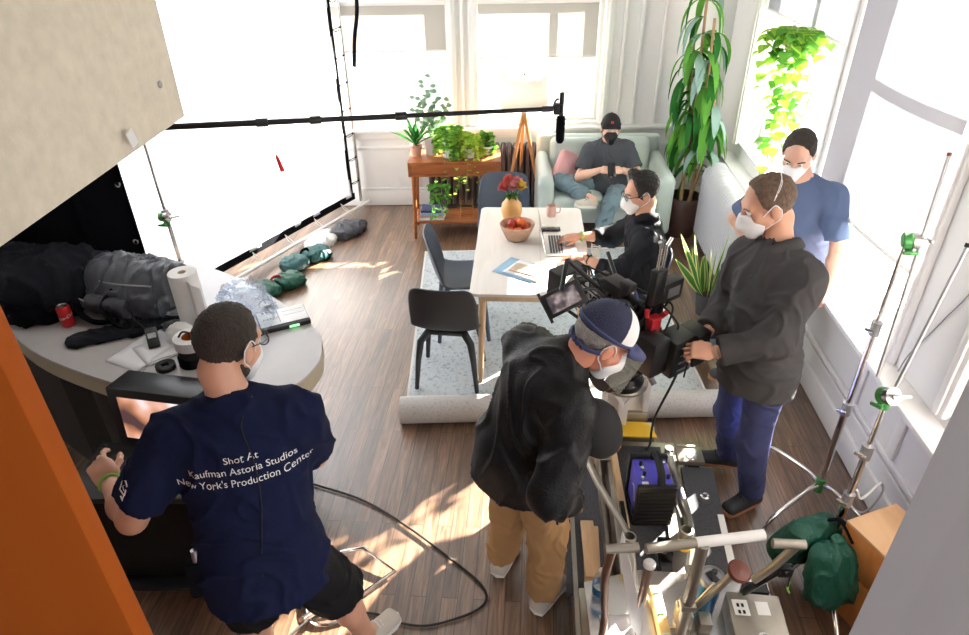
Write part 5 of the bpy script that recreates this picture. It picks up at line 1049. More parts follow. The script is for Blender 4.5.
# power unit
t = thing('power_unit', 'violet-blue and black portable power unit with a top handle on the dolly deck', 'power unit', (.62, 2.38, .2)); R = rz(.06); c = V(.62, 2.385, .2)
b = MB(R, c); b.box((0, .0, .13), (.165, .20, .23), bev=.008); b.build('body', 'bluemetal', t)
b = MB(R, c)
b.box((0, -.105, .13), (.19, .03, .26), bev=.008); b.box((0, .105, .13), (.19, .03, .26), bev=.008)
for i in range(9): b.box((0, -.122, .03 + i * .024), (.17, .008, .010))
for sx in (-1, 1): b.box((sx * .085, 0, .01), (.02, .22, .03), bev=.004)
b.build('end_guards', 'blackp', t)
b = MB(R, c); b.tube(spline([(.02, -.10, .25), (.02, -.07, .30), (.02, 0, .315), (.02, .07, .30), (.02, .10, .25)], 6), .019, 12); b.build('carry_handle', 'blackr', t)
for i, (x, y) in enumerate([(-.05, .05), (-.05, .015), (-.045, -.02), (-.06, -.05), (.065, -.04), (.06, .05)]): b = MB(R, c); b.cyl((x, y, .243), (x, y, .262), .009, n=10); b.build('socket' if i < 4 else 'switch', 'steel' if i % 2 else 'blackp', t)
b = MB(R, c); b.box((-.05, -.075, .2465), (.03, .02, .002)); b.build('sticker', 'whitecer', t, smooth=False)
b = MB(R, c); b.tube(spline([(-.0835, -.05, .10), (-.0835, -.01, .16), (-.0835, .03, .14)], 4), .0025, 6); b.build('side_stripe', 'whitecer', t)
b = MB(); b.tube(spline([(.735, 2.66, .27), (.74, 2.5, .23), (.765, 2.3, .24), (.76, 2.15, .24)], 6), .008, 8); tag(b.build('deck_cable', 'blackr'), 'black cable lying between the carpeted boards of the dolly', 'cable')
# ================================================================== CINEMA CAMERA
t = thing('cinema_camera', 'black cinema camera rig with side monitor and batteries mounted on the dolly', 'camera', (.50, 2.70, .70)); cam_t = t
HC = V(.50, 2.80, .665); Fd = nrm(V(-.62, .78, .05)); Sd = nrm(np.cross(Fd, (0, 0, 1))); Ud = np.cross(Sd, Fd); KR = np.array([Sd, Fd, Ud]).T; KC = V(.45, 2.72, 1.10); KS = 1.25
def kp(nm, m, f, parent=t, **k): b = MB(KR * KS, KC); f(b); return b.build(nm, m, parent, **k)
part('bowl_clamp', 'blackm', lambda b: b.lathe([(.05, -.02), (.098, 0), (.105, .035), (.085, .07), (.001, .07)], HC, n=32), t)
kp('fluid_head', 'blackp', lambda b: (b.box((.02, .05, -.27), (.13, .15, .14), bev=.015), b.cyl((-.09, 0, -.24), (.09, 0, -.24), .062, n=26), b.box((0, 0, -.165), (.10, .22, .025), bev=.004)))
kp('red_drag_ring', 'red', lambda b: b.cyl((.088, 0, -.24), (.098, 0, -.24), .045, n=26))
kp('base_plate', 'blackm', lambda b: (b.box((0, .02, -.135), (.09, .36, .02), bev=.003), b.box((0, .0, -.115), (.11, .16, .02), bev=.003)))
for sx in (-1, 1): kp('support_rod', 'blackm', lambda b: b.cyl((sx * .03, -.12, -.10), (sx * .03, .36, -.10), .0075, n=12))
bd = kp('camera_body', 'blackp', lambda b: (b.box((0, -.01, -.02), (.135, .19, .15), bev=.008), b.box((.05, .0, .0), (.05, .15, .10), bev=.006)))
for i in range(5): kp('body_button', 'castgrey', lambda b: b.cyl((.068, -.06 + i * .028, -.03), (.078, -.06 + i * .028, -.03), .006, n=10), bd)
kp('body_display', 'screenoff', lambda b: b.box((.0755, .01, .02), (.003, .07, .03)), bd, smooth=False)
ln = kp('lens', 'castgrey', lambda b: b.lathe([(.038, .085), (.046, .10), (.05, .15), (.055, .16), (.055, .20), (.048, .21), (.052, .27), (.052, .29), (.044, .295), (.001, .28)], (0, 0, 0), frame((0, 1, 0)), 34))
for y in (.13, .18, .24): kp('lens_gear', 'blackp', lambda b: b.lathe([(.05, y - .008), (.058, y - .008), (.058, y + .008), (.05, y + .008)], (0, 0, 0), frame((0, 1, 0)), 40), ln)
kp('front_glass', 'lens', lambda b: b.lathe([(.043, .2945), (.001, .300)], (0, 0, 0), frame((0, 1, 0)), 30), ln)
kp('matte_box', 'blackp', lambda b: (b.box((0, .33, .062), (.15, .07, .012)), b.box((0, .33, -.062), (.15, .07, .012)), b.box((.07, .33, 0), (.012, .07, .13)), b.box((-.07, .33, 0), (.012, .07, .13))), smooth=False)
kp('focus_motor', 'blackm', lambda b: (b.cyl((.075, .14, .02), (.075, .22, .02), .022, n=18), b.box((.075, .18, -.03), (.03, .05, .07), bev=.004)))
kp('top_handle', 'blackm', lambda b: (b.box((0, -.04, .075), (.03, .02, .06)), b.box((0, .08, .075), (.03, .02, .06)), b.beam((0, -.08, .11), (0, .17, .11), .034, .024, bev=.008)))
kp('cheese_plate', 'blackp', lambda b: (b.box((.0, 0, .06), (.12, .16, .012), bev=.002), b.box((.06, -.06, .08), (.05, .10, .05), bev=.005)))
vt = kp('video_transmitter', 'blackp', lambda b: (b.box((.02, -.11, .20), (.055, .035, .14), bev=.005), b.box((.10, -.10, .16), (.10, .05, .085), bev=.005)))
for dx in (-.012, .015): kp('antenna', 'steel', lambda b: (b.cyl((.02 + dx, -.11, .27), (.02 + dx, -.11, .36), .006, n=10), b.cyl((.02 + dx, -.11, .36), (.02 + dx * 2.2, -.11, .385), .007, n=10)), vt)
kp('transmitter_plate', 'castgrey', lambda b: b.box((.10, -.1265, .16), (.06, .003, .04)), vt, smooth=False)
bt = kp('battery_pack', 'blackp', lambda b: (b.box((.07, -.20, -.05), (.11, .10, .16), bev=.008), b.box((-.02, -.17, -.04), (.08, .10, .15), bev=.006)))
kp('battery_block', 'blackp', lambda b: b.box((.16, -.21, -.045), (.075, .10, .145), bev=.008), bt)
for i in range(4): kp('battery_ridge', 'castgrey', lambda b: b.box((.07 + .01, -.2525, -.10 + i * .034), (.07, .004, .005)), bt, smooth=False)
kp('battery_label', 'castgrey', lambda b: (b.box((.16, -.262, -.03), (.035, .002, .04))), bt, smooth=False)
kp('red_bracket', 'red', lambda b: (b.box((.02, -.125, .045), (.05, .035, .07), bev=.004), b.cyl((.05, -.13, .07), (.05, -.15, .10), .010), b.box((.055, -.12, -.005), (.02, .03, .05), bev=.003), b.cyl((-.02, -.12, .09), (-.02, -.12, .12), .009)))
kp('brace', 'blackm', lambda b: (b.cyl((-.05, .06, .10), (-.17, .16, .24), .009), b.cyl((-.17, .16, .24), (-.24, .10, .16), .009), b.cyl((.05, .10, .10), (.10, .22, .16), .008)))
rs = np.random.default_rng(17)
for i in range(9):
    a = V(*rs.uniform((-.06, -.15, .02), (.1, .05, .16))); e = V(*rs.uniform((-.08, -.24, -.12), (.2, .1, .12))); m_ = (a + e) / 2 + V(*rs.uniform((-.06, -.1, -.05), (.1, .02, .12)))
    kp('rig_cable', ['blackr', 'blackr', 'blackp', 'capv'][i % 4], lambda b: b.tube(spline([a, a * .6 + m_ * .4 + V(0, 0, .03), m_, e], 6), .0042, 6))
for i in range(4): kp('knob', ['blackm', 'steel'][i % 2], lambda b: b.cyl((.075 + .0 * i, -.03 + i * .04, .075 - .01 * i), (.098, -.03 + i * .04, .075 - .01 * i), .013, n=14))
kp('knob', 'castgrey', lambda b: (b.cyl((.10, -.17, -.14), (.15, -.19, -.14), .014), b.cyl((.0, -.17, -.16), (.0, -.2, -.18), .012)))
kp('wireless_receiver', 'blackp', lambda b: (b.box((-.04, .02, .155), (.07, .09, .05), bev=.006), b.box((-.05, -.04, .19), (.04, .05, .03), bev=.004)))
kp('handle_rail', 'castgrey', lambda b: (b.cyl((-.055, -.08, .075), (-.055, .22, .075), .0075, n=12), b.cyl((.055, -.02, .085), (.055, .20, .085), .0075, n=12)))
kp('clamp_block', 'blackm', lambda b: (b.box((-.055, .2, .075), (.035, .03, .035), bev=.004), b.box((.055, .18, .085), (.035, .03, .035), bev=.004), b.box((-.10, .05, .05), (.05, .08, .06), bev=.006)))
for i in range(10):
    a = V(*rs.uniform((-.12, -.05, .03), (.02, .28, .15))); e = V(*rs.uniform((-.10, -.15, .0), (.10, .12, .15))); m_ = (a + e) / 2 + V(*rs.uniform((-.08, -.04, .02), (.04, .08, .10)))
    kp('rig_cable', ['blackr', 'blackp', 'blackm'][i % 3], lambda b: b.tube(spline([a, a * .6 + m_ * .4, m_, m_ * .4 + e * .6, e], 6), .0036, 6))
# side monitor
mc = V(.155, 2.62, 1.265); mx = nrm(V(.115, .03, .055)); mz = nrm(np.cross(mx, nrm(V(.25, .80, .75)))); my = np.cross(mz, mx); MRm = np.array([mx, my, -mz]).T
if MRm[:, 2][1] > 0: pass
MRm = np.array([mx, np.cross(nrm(np.cross(mx, V(-.1, .55, .84))), mx), nrm(np.cross(mx, V(-.1, .55, .84)))]).T
def mp_(nm, m, f, parent=t, **k): b = MB(MRm, mc); f(b); return b.build(nm, m, parent, **k)
mm = mp_('side_monitor', 'blackp', lambda b: (b.box((0, 0, 0), (.19, .115, .022), bev=.004), b.box((-.092, 0, 0), (.014, .15, .014)), b.box((.092, 0, 0), (.014, .15, .014))))
mp_('side_screen', _pic(mat('lit_screen', (.02, .02, .022), .15, emit=(.20, .16, .16), es=.6), 14, [(.38, (.02, .02, .03)), (.47, (.10, .07, .07)), (.55, (.28, .22, .22)), (.66, (.45, .45, .50))]), lambda b: b.box((0, 0, .0118), (.145, .082, .0015)), mm, smooth=False)
b = MB(); b.tube(spline([mc + mx * .08, mc + V(.14, .05, .03), V(.36, 2.66, 1.24), V(.44, 2.66, 1.20)], 5), .008, 8); b.build('monitor_arm', 'blackm', t)
t = thing('clear_shield', 'tilted clear plastic shield in front of the leaning man, below the camera', 'shield', (.40, 2.5, .85)); b = MB(); b.add([(.36, 2.50, .90), (.42, 2.42, .88), (.56, 2.52, 1.06), (.50, 2.60, 1.08)], [(0, 1, 2, 3)]); b.build('shield_panel', 'clearp', t, solid=.003, smooth=False); b = MB(); b.tube([(.36, 2.50, .90), (.50, 2.60, 1.08), (.56, 2.52, 1.06)], .005, 6); b.build('shield_rim', 'steel', t)
b = MB(); b.tube(spline([(.60, 2.66, .93), (.70, 2.55, .97), (.64, 2.60, .60), (.66, 2.70, .32), (.68, 3.0, .02), (.62, 3.1, .01)], 8), .006, 8); tag(b.build('cable', 'blackr'), 'black cable hanging from the back of the cinema camera to the floor', 'cable')
b = MB(); b.tube(spline([(.62, 2.62, 1.06), (.70, 2.66, 1.05), (.78, 2.72, 1.05), (.86, 2.76, 1.06)], 6), .006, 8); tag(b.build('cable', 'green'), 'short green cable sticking out right of the camera batteries', 'cable')
t = thing('remote_grip', 'black handle on the camera rig held by the standing man', 'handle', (.70, 2.53, 1.05)); b = MB(); b.cyl((.60, 2.56, 1.04), (.70, 2.525, 1.085), .009, n=12); b.cyl((.68, 2.53, 1.075), (.80, 2.51, 1.10), .014, n=12); b.build('grip_bar', 'blackp', t)
b = MB(); b.tube(spline([(.74, 2.52, 1.10), (.71, 2.46, 1.03), (.70, 2.44, .98)], 4), .004, 6); b.build('trigger', 'blackm', t)
# ================================================================== PEOPLE
def hframe(f, u=(0, 0, 1)):
    f = nrm(f); r = nrm(np.cross(f, u)); return np.array([r, f, np.cross(r, f)]).T     # columns: right, forward, up
def xf(mesh, R, c, s=1.0): return (mesh[0] * s @ np.array(R).T + V(*c), mesh[1])
def head_mesh():
    P = [ell((0, -.012, .028), (.076, .097, .092)), ell((0, .022, -.04), (.057, .070, .076)), cap((0, .062, -.092), (0, .066, -.095), .022), cap((0, .092, .005), (0, .114, -.030), .009, .014),
         cap((-.036, .078, .024), (.036, .078, .024), .014), cap((-.045, .055, -.025), (-.05, .03, -.04), .022), cap((.045, .055, -.025), (.05, .03, -.04), .022)]
    S = [ell((-.032, .103, .006), (.018, .018, .011)), ell((.032, .103, .006), (.018, .018, .011))]
    v1 = sdf_mesh(P, .0045, .022, subs=S)
    E_ = [ell((s * .080, -.008, -.008), (.011, .021, .033), rz(s * .25)) for s in (-1, 1)] + [cap((-.02, .089, -.058), (.02, .089, -.058), .0085), cap((-.016, .088, -.068), (.016, .088, -.068), .008)]
    v2 = [sdf_mesh([e], .004, .01) for e in E_]
    return [v1] + v2
HEAD = head_mesh()
def hair_mesh(kind):
    if kind == 'short': pr = [ell((0, -.014, .034), (.0845, .106, .098))]; cl_ = [((0, .068, .078), (0, .80, -.6)), ((0, -.05, -.075), (0, .15, -1)), ((0, .034, 0), (0, 1, -.12))]
    elif kind == 'buzz': pr = [ell((0, -.014, .032), (.0815, .103, .096))]; cl_ = [((0, .072, .068), (0, .86, -.5)), ((0, -.05, -.082), (0, .15, -1)), ((0, .03, 0), (0, 1, -.12))]
    elif kind == 'swept': pr = [ell((0, -.018, .040), (.088, .112, .102)), cap((-.03, .06, .105), (.045, .02, .125), .03, .03), cap((-.06, .03, .08), (-.05, -.07, .07), .035)]; cl_ = [((0, .078, .072), (0, .86, -.5)), ((0, -.05, -.07), (0, .15, -1)), ((0, .035, 0), (0, 1, -.12))]
    else: pr = [ell((0, -.016, .03), (.080, .102, .094))]; cl_ = [((0, .01, 0), (0, 1, 0)), ((0, -.05, -.07), (0, .15, -1)), ((0, 0, .03), (0, 0, 1))]
    return sdf_mesh(pr, .005, .03, clips=cl_)
def hand_mesh(curl=(.5, .6, .7, .8), thumb=.4, spread=.08, side=1):
    parts = [rbox((.045, 0, 0), (.046, .040, .0145), .013), cap((-.03, 0, 0), (.03, 0, 0), .024, .030, (0, 0, 1), .7), cap((.01, .03, -.008), (.05, .032, -.006), .017, .013)]
    out = [sdf_mesh(parts, .0045, .02)]
    for i, (y, L) in enumerate(((.030, .074), (.010, .083), (-.010, .077), (-.030, .061))):
        a = 0; p = V(.080 - abs(y) * .15, y, 0); yaw = (1.5 - i) * spread; pr = []; ls = (L * .45, L * .31, L * .24); rr = (.0092, .0086, .0080, .0070)
        for j, l in enumerate(ls):
            a += curl[i] * (.75, 1.0, .7)[j]; d = V(math.cos(a) * math.cos(yaw), math.sin(yaw), -math.sin(a)); q = p + d * l; pr.append(cap(p, q, rr[j], rr[j + 1])); p = q
        pr.append(cap((.055, y * .92, 0), (.082 - abs(y) * .15, y, 0), .0095)); out.append(sdf_mesh(pr, .0035, .006))
    p = V(.015, .030, -.006); d1 = nrm(V(.62, .62, -.25 - thumb * .6)); q = p + d1 * .042; d2 = nrm(V(.85, .30 - thumb * .5, -.25 - thumb * .8)); r_ = q + d2 * .034; e = r_ + nrm(d2 + V(.05, -.15, -.1)) * .024
    out.append(sdf_mesh([cap(p, q, .015, .011), cap(q, r_, .011, .0098), cap(r_, e, .0098, .0080)], .0035, .008))
    return [(v * V(1, side, 1), f if side > 0 else f[:, ::-1]) for v, f in out]
def ik(a, b, l1, l2, hint):
    a = V(*a); b = V(*b); d = b - a; L = np.linalg.norm(d)
    if L > (l1 + l2) * .995: b = a + d / L * (l1 + l2) * .995; d = b - a; L = np.linalg.norm(d)
    x = (l1 * l1 - l2 * l2 + L * L) / (2 * L); h = math.sqrt(max(l1 * l1 - x * x, 0)); u = d / L; hh = V(*hint); hh = nrm(hh - u * np.dot(hh, u)); return a + u * x + hh * h, b
def person(label, D):
    g = D.get('g', 1.0); s = D.get('s', 1.0)
    pel, ch = V(*D['pel']), V(*D['ch']); up = nrm(ch - pel); r = nrm(V(*D['r'])); r = nrm(r - up * np.dot(r, up)); f = np.cross(up, r)   # body: right, forward, up
    rp = nrm(V(*D.get('rp', D['r']))); fp = nrm(np.cross((0, 0, 1), rp)); hd = V(*D['head']); HR = hframe(D['hf'], D.get('hu', (0, 0, 1)))
    HR = HR * D.get('hs', 1.04)
    sw = .185 * s * D.get('sw', 1); J = {}
    neck0 = ch + up * .035 * s; hb = hd + HR @ V(0, -.035, -.075) * s
    root = thing('person', label, 'person', (pel[0], pel[1], D.get('base', 0)))
    tor = [ell(pel + up * .0, (.160 * s * g, .120 * s * g, .13 * s), np.array([r, f, up]).T), cap(pel + up * .04, pel + (ch - pel) * .45, .150 * s * g, .148 * s * g, f, .78), cap(pel + (ch - pel) * .45, ch - up * .10 * s, .150 * s * g, .165 * s * (g + 1) / 2, f, .70),
           cap(ch - r * (sw - .045) - up * .035, ch + r * (sw - .045) - up * .035, .062 * s, .062 * s), cap(ch - up * .02, neck0 + (hb - neck0) * .35, .078 * s, .055 * s)]
    if D.get('belly'): tor.append(ell(pel + up * .15 * s + f * .05, V(.14, .13, .16) * s * g, np.array([r, f, up]).T))
    neck = [cap(ch - up * .03, neck0, .06 * s), cap(neck0, hb, .058 * s, .056 * s), cap(hb, hb + HR @ V(0, .01, .05), .054 * s)]
    arms = {}; legs = {}
    for k, sg in (('R', 1), ('L', -1)):
        sh = ch + r * sg * sw - up * .045 + (V(*D['shoff' + k]) if 'shoff' + k in D else 0)
        el, wr = ik(sh, D['w' + k], .285 * s, .255 * s, D['e' + k]); arms[k] = (sh, el, wr)
        hp = pel + rp * sg * .095 * s - V(0, 0, .03); kn, an = ik(hp, D['a' + k], .43 * s, .42 * s, D['k' + k]); legs[k] = (hp, kn, an)
    bp = [cap(p['a'], p['b'], p['ra'] * .93, p['rb'] * .93, p['ax'], p['k']) if p['t'] == 'c' else ell(p['c'], p['r'] * .93, p['R']) for p in tor] + neck
    for k in 'RL':
        sh, el, wr = arms[k]; bp += [cap(sh, el, .052 * s * (g + 1) / 2, .040 * s * (g + 1) / 2), cap(el, el + (wr - el) * .35, .041 * s, .043 * s * (g + 1) / 2), cap(el + (wr - el) * .35, wr, .043 * s * (g + 1) / 2, .027 * s, None)]
        hp, kn, an = legs[k]; bp += [cap(hp, kn, .082 * s * (g + 1) / 2, .056 * s), cap(kn, kn + (an - kn) * .35 - fp * .012, .054 * s, .056 * s), cap(kn + (an - kn) * .35 - fp * .012, an, .054 * s, .036 * s), cap(an, an + V(*D.get('t' + k, fp)) * .09 - V(0, 0, .035), .035, .028)]
    meshes = [sdf_mesh(bp, .0095, .03)] + [xf(h_, HR, hd, s) for h_ in HEAD]
    for k, sg in (('R', 1), ('L', -1)):
        sh, el, wr = arms[k]; hdv = nrm(D.get('hd' + k, wr - el)); n_ = nrm(D.get('hn' + k, (0, 0, 1))); n_ = nrm(n_ - hdv * np.dot(n_, hdv)); y = np.cross(n_, hdv)
        # thumb side is +y for a right hand seen with its back up when y points to the left
        hm = hand_mesh(D.get('curl' + k, (.5, .55, .6, .65)), D.get('th' + k, .4), side=1 if sg > 0 else -1); Rm = np.array([hdv, y, n_]).T
        meshes += [xf(q, Rm, wr + hdv * .012, s * .98) for q in hm]
    body = soft('body', meshes, D.get('skin', 'skin'), root)
    # eyes
    b = MB(HR, hd)
    for sx in (-1, 1): b.ball((sx * .032 * s, .082 * s, .006 * s), .0125 * s, 12)
    eb = b.build('eyes', 'eyew', root); b = MB(HR, hd)
    for sx in (-1, 1): b.ball((sx * .032 * s, .0908 * s, .005 * s), .0055 * s, 10)
    b.build('irises', 'eyed', eb)
    if D.get('hair'):
        v, f_ = hair_mesh(D['hair'][0]); o = soft('hair', [xf((v, f_), HR, hd, s)], D['hair'][1], root, disp=jit(.0022 if D['hair'][0] != 'swept' else .004, 160, 3))
        b = MB(HR, hd)
        for sx in (-1, 1): b.tube(spline([(sx * .018, .097, .022), (sx * .034, .093, .028), (sx * .052, .080, .022)], 4), .0035, 6)
        b.build('eyebrows', D['hair'][1], o)
    if D.get('beard'): soft('beard', [xf(sdf_mesh([ell((0, .022, -.042), (.061, .073, .080)), cap((0, .062, -.095), (0, .066, -.1), .026)], .005, .02, clips=[((0, 0, -.045), (0, -.35, 1)), ((0, -.01, 0), (0, -1, 0))]), HR, hd, s)], D['beard'], root, disp=jit(.0015, 200, 2))
    if D.get('mask'):
        mk_ = sdf_mesh([ell((0, .040, -.048), (.062, .078, .058)), cap((0, .10, -.02), (0, .112, -.055), .016, .022), cap((0, .06, -.09), (0, .075, -.1), .03)], .0045, .03, clips=[((0, .028, 0), (0, -1, -.12)), ((0, .09, -.008), (0, -.25, 1))])
        mo = soft('face_mask', [xf(mk_, HR, hd, s * 1.03)], D['mask'], root)
        b = MB(HR, hd)
        for sx in (-1, 1):
            b.tube(spline([V(sx * .060, .045, -.025) * s, V(sx * .083, .015, .012) * s, V(sx * .088, -.012, .028) * s, V(sx * .086, -.032, .0) * s], 5), .002, 6)
            b.tube(spline([V(sx * .055, .04, -.08) * s, V(sx * .075, .005, -.055) * s, V(sx * .083, -.025, -.035) * s, V(sx * .086, -.032, 0) * s], 5), .002, 6)
        if D.get('headstraps'):
            for z0, z1 in ((-.02, .10), (-.03, .085)): b.tube(spline([V(.062, .045, z0) * s, V(.084, .01, .02) * s, V(.085, -.02, z1 * .7) * s, V(.06, -.055, z1 + .012) * s, V(0, -.07, z1 + .03) * s, V(-.06, -.055, z1 + .012) * s, V(-.085, -.01, .05) * s], 6), .0014, 6)
        b.build('mask_strap', D.get('strap', D['mask']), mo)
    if D.get('glasses'):
        b = MB(HR, hd)
        for sx in (-1, 1):
            b.tube([V(sx * .034 + .023 * math.cos(a), .108, .004 + .019 * math.sin(a)) * s for a in np.linspace(0, 2 * math.pi, 17)], .0022, 6); b.tube([V(sx * .057, .105, .010) * s, V(sx * .082, .05, .012) * s, V(sx * .088, -.015, .010) * s], .0022, 6)
        b.tube([V(-.011, .11, .008) * s, V(.011, .11, .008) * s], .0022, 6); go = b.build('glasses', 'blackp', root)
        b = MB(HR, hd)
        for sx in (-1, 1): b = MB(HR, hd); b.lathe([(.001, 0), (.022, 0)], V(sx * .034, .108, .004) * s, frame((0, 1, 0)), 18); b.build('lens', 'clearp', go)
    if D.get('cap'):
        mt1, mt2, mtv = D['cap']; pr = [ell((0, -.012, .040), (.088, .110, .100))]
        cm = sdf_mesh(pr, .005, .02, clips=[((0, 0, .034), (0, .10, -1))]); cm = xf(cm, HR, hd, s)
        co = soft('cap_crown', [cm], [mt1, mt2], root, mfun=lambda c: (((c - hd) @ HR)[:, 1] > .004 * s).astype(int))
        b = MB(HR, hd); n = 14; vs = []
        for i in range(n + 1):
            a = math.pi * i / n; vs.append(V(-.082 * math.cos(a), .045 + .052 * math.sin(a), .045) * s); vs.append(V(-.084 * math.cos(a), .060 + D.get('vis', .115) * math.sin(a), .034 - .012 * math.cos(a) ** 2 - .008) * s)
        b.add(vs, [(2 * i, 2 * i + 1, 2 * i + 3, 2 * i + 2) for i in range(n)]); b.build('cap_visor', mtv, co, solid=.004)
        b = MB(HR, hd); b.ball(V(0, -.012, .142) * s, .007 * s, 8); b.build('cap_button', mt1, co)
        b = MB(HR, hd); b.tube([V(.0895 * math.cos(a), -.012 + .112 * math.sin(a), .040) * s for a in np.linspace(0, 2 * math.pi, 33)], .005 * s, 6, sx=1.6); b.build('cap_band', mtv, co)
        if D.get('emblem'): b = MB(HR, hd); b.box(V(0, .094, .082) * s, (.022, .004, .018), rx(.42), bev=.002); b.box(V(0, .098, .073) * s, (.026, .003, .004), rx(.42)); b.build('emblem', 'canred', co)
    # ---- garments
    o = D.get('so', .016); hem = D.get('hem', .10) * s; vox = D.get('vox', .0085)
    sp = [cap(p['a'], p['b'], p['ra'] + o, p['rb'] + o, p['ax'], p['k'] + .03) if p['t'] == 'c' else ell(p['c'], p['r'] + o + .012, p['R']) for p in tor[:-1]]
    sp.append(cap(pel + up * .02, pel - up * hem * 1.1, .158 * s * g + o, .168 * s * g + o, f, .86)); nk = D.get('neck', .035)
    sp.append(cap(ch - up * .05, ch + up * .012, .085 * s, .070 * s + (.008 if D.get('collar') else 0)))
    if D.get('hunch'): sp.append(ell(ch - up * .09 - f * .035, V(.215, .115, .17) * s, np.array([r, f, up]).T))
    for k in 'RL':
        sh, el, wr = arms[k]; q = D.get('sleeve', .75); e1 = sh + (el - sh) * min(q, 1); a1 = .060 * s * (g + 1) / 2 + o; a2 = .055 * s * (g + 1) / 2 + o * (1.35 if q < 1 else .8)
        d1 = nrm(el - sh); sp.append(cap(sh, e1 + d1 * (.03 if q < 1 else 0), a1, a2, clip=[(e1, d1)] if q < 1 else None)); 
        if q > 1: d2 = nrm(wr - el); e2 = el + (wr - el) * (q - 1); sp.append(cap(el, e2 + d2 * .03, a2, .043 * s + o * .8, clip=[(e2, d2)]))
    so_ = soft('shirt' if not D.get('top') else D['top'], [sdf_mesh(sp, vox, D.get('sk', .05), clips=[(pel - up * hem, -up), (neck0 + (hb - neck0) * nk * 6 * .9 + f * .0, nrm(nrm(hb - neck0) + f * .25))] if False else [(pel - up * hem, -up)])], D['shirt'], root, disp=folds(D.get('fold', .012), D.get('ff', 24), D.get('seed', 1)), smooth_it=1)
    if D.get('collar'):
        b = MB(); nd = nrm(hb - neck0); Rn = frame(nd, r); c0 = neck0 + nd * .020 * s
        for sx in (-1, 1):
            pts = [c0 + Rn @ (V(sx * math.sin(a) * .096, 0, 0)) * s + f * (math.cos(a) * .088 * s) * 1.0 - nd * .035 * (max(0, math.cos(a)) ** 3) * s for a in np.linspace(.18, math.pi, 10)]; b.tube(pts, [.012] + [.026] * 8 + [.022], 8, sx=.36, up=tuple(f))
        b.build('collar', D['shirt'], so_, smooth=True)
    if D.get('buttons'):
        b = MB()
        for i in range(5): c0 = pel + (ch - pel) * (.05 + i * .2); b.ball(c0 + f * (.165 * s * .78), .006, 8)
        b.build('buttons', D['buttons'], so_)
    po = D.get('po', .012); q = D.get('pleg', 2.0); pp = [ell(pel - V(0, 0, .0), V(.155 * s * g + po * .6, .118 * s * g + po * .6, .115 * s), np.array([r, f, up]).T), cap(pel + up * .03, pel + up * .06, .140 * s * g + po * .5, .135 * s * g + po * .5, f, .78)]
    for k in 'RL':
        hp, kn, an = legs[k]; a1 = .084 * s * (g + 1) / 2 + po * .8; a2 = .062 * s + po * D.get('flare', 1.2)
        if q <= 1: d1 = nrm(kn - hp); e1 = hp + (kn - hp) * q; pp.append(cap(hp, e1 + d1 * .05, a1, a2 + .024, clip=[(e1, d1)]))
        else: d2 = nrm(an - kn); e2 = kn + (an - kn) * (q - 1); pp += [cap(hp, kn, a1, a2), cap(kn, e2 + d2 * .03, a2, .050 * s + po * D.get('flare', 1.2), clip=[(e2, d2)])]
    to = soft(D.get('bottom', 'trousers'), [sdf_mesh(pp, vox, .03)], D['pants'], root, disp=folds(D.get('pfold', .012), 26, D.get('seed', 1) + 5), smooth_it=1)
    for k in 'RL':
        if 'noshoe' in D and k in D['noshoe']: continue
        hp, kn, an = legs[k]; tv = nrm(D.get('t' + k, fp)); sv = nrm(np.cross(tv, D.get('sn' + k, (0, 0, 1)))); un = np.cross(sv, tv); RS = np.array([sv, tv, un]).T; c0 = an - un * .075 * s
        sm_ = sdf_mesh([rbox(c0 + tv * .055 * s + un * .028, V(.040, .115, .022) * s, .018, RS), cap(c0 - tv * .025 + un * .05, c0 + tv * .02 + un * .065, .038 * s, .036 * s), cap(c0 + tv * .02 + un * .06, c0 + tv * .13 * s + un * .032, .037 * s, .030 * s)], .0065, .03, clips=[(c0 + un * .012, -un), (an + un * .015, un)])
        sh_ = soft('shoe', [sm_], D.get('shoe', 'sneak'), root); b = MB(RS, c0); b.prism([(x * s, y * s) for x, y in [(-.036, -.055), (0, -.068), (.036, -.055), (.042, .0), (.042, .08), (.048, .13), (.035, .17), (0, .185), (-.035, .17), (-.046, .13), (-.042, .08), (-.042, 0)]], -.004, .022); b.build('sole', D.get('sole', 'gum'), sh_, bevel=.004)
        b = MB(RS, c0)
        for i in range(4): b.tube([(-.026, .055 + i * .02, .083 - i * .011), (0, .06 + i * .02, .092 - i * .012), (.026, .055 + i * .02, .083 - i * .011)], .003, 5)
        b.build('laces', D.get('lace', 'blackcloth'), sh_)
    return root, dict(arms=arms, legs=legs, HR=HR, hd=hd, pel=pel, ch=ch, up=up, r=r, f=f, s=s, shirt=so_, pants=to)
def bvh_of(o):
    dg = bpy.context.evaluated_depsgraph_get(); dg.update(); me = o.data; off = o.matrix_world.translation; return BVHTree.FromPolygons([tuple(v.co + off) for v in me.vertices], [tuple(p.vertices) for p in me.polygons])
def band(J, k, m, parent, name, u=.90, r=.036, w=.008):
    sh, el, wr = J['arms'][k]; d = nrm(wr - el); c = el + (wr - el) * u; F_ = frame(d); b = MB(); b.tube([c + F_ @ V(r * math.cos(a), r * math.sin(a), 0) for a in np.linspace(0, 2 * math.pi, 21)], .004, 6, sx=w / .004 * .5); return b.build(name, m, parent), c, d
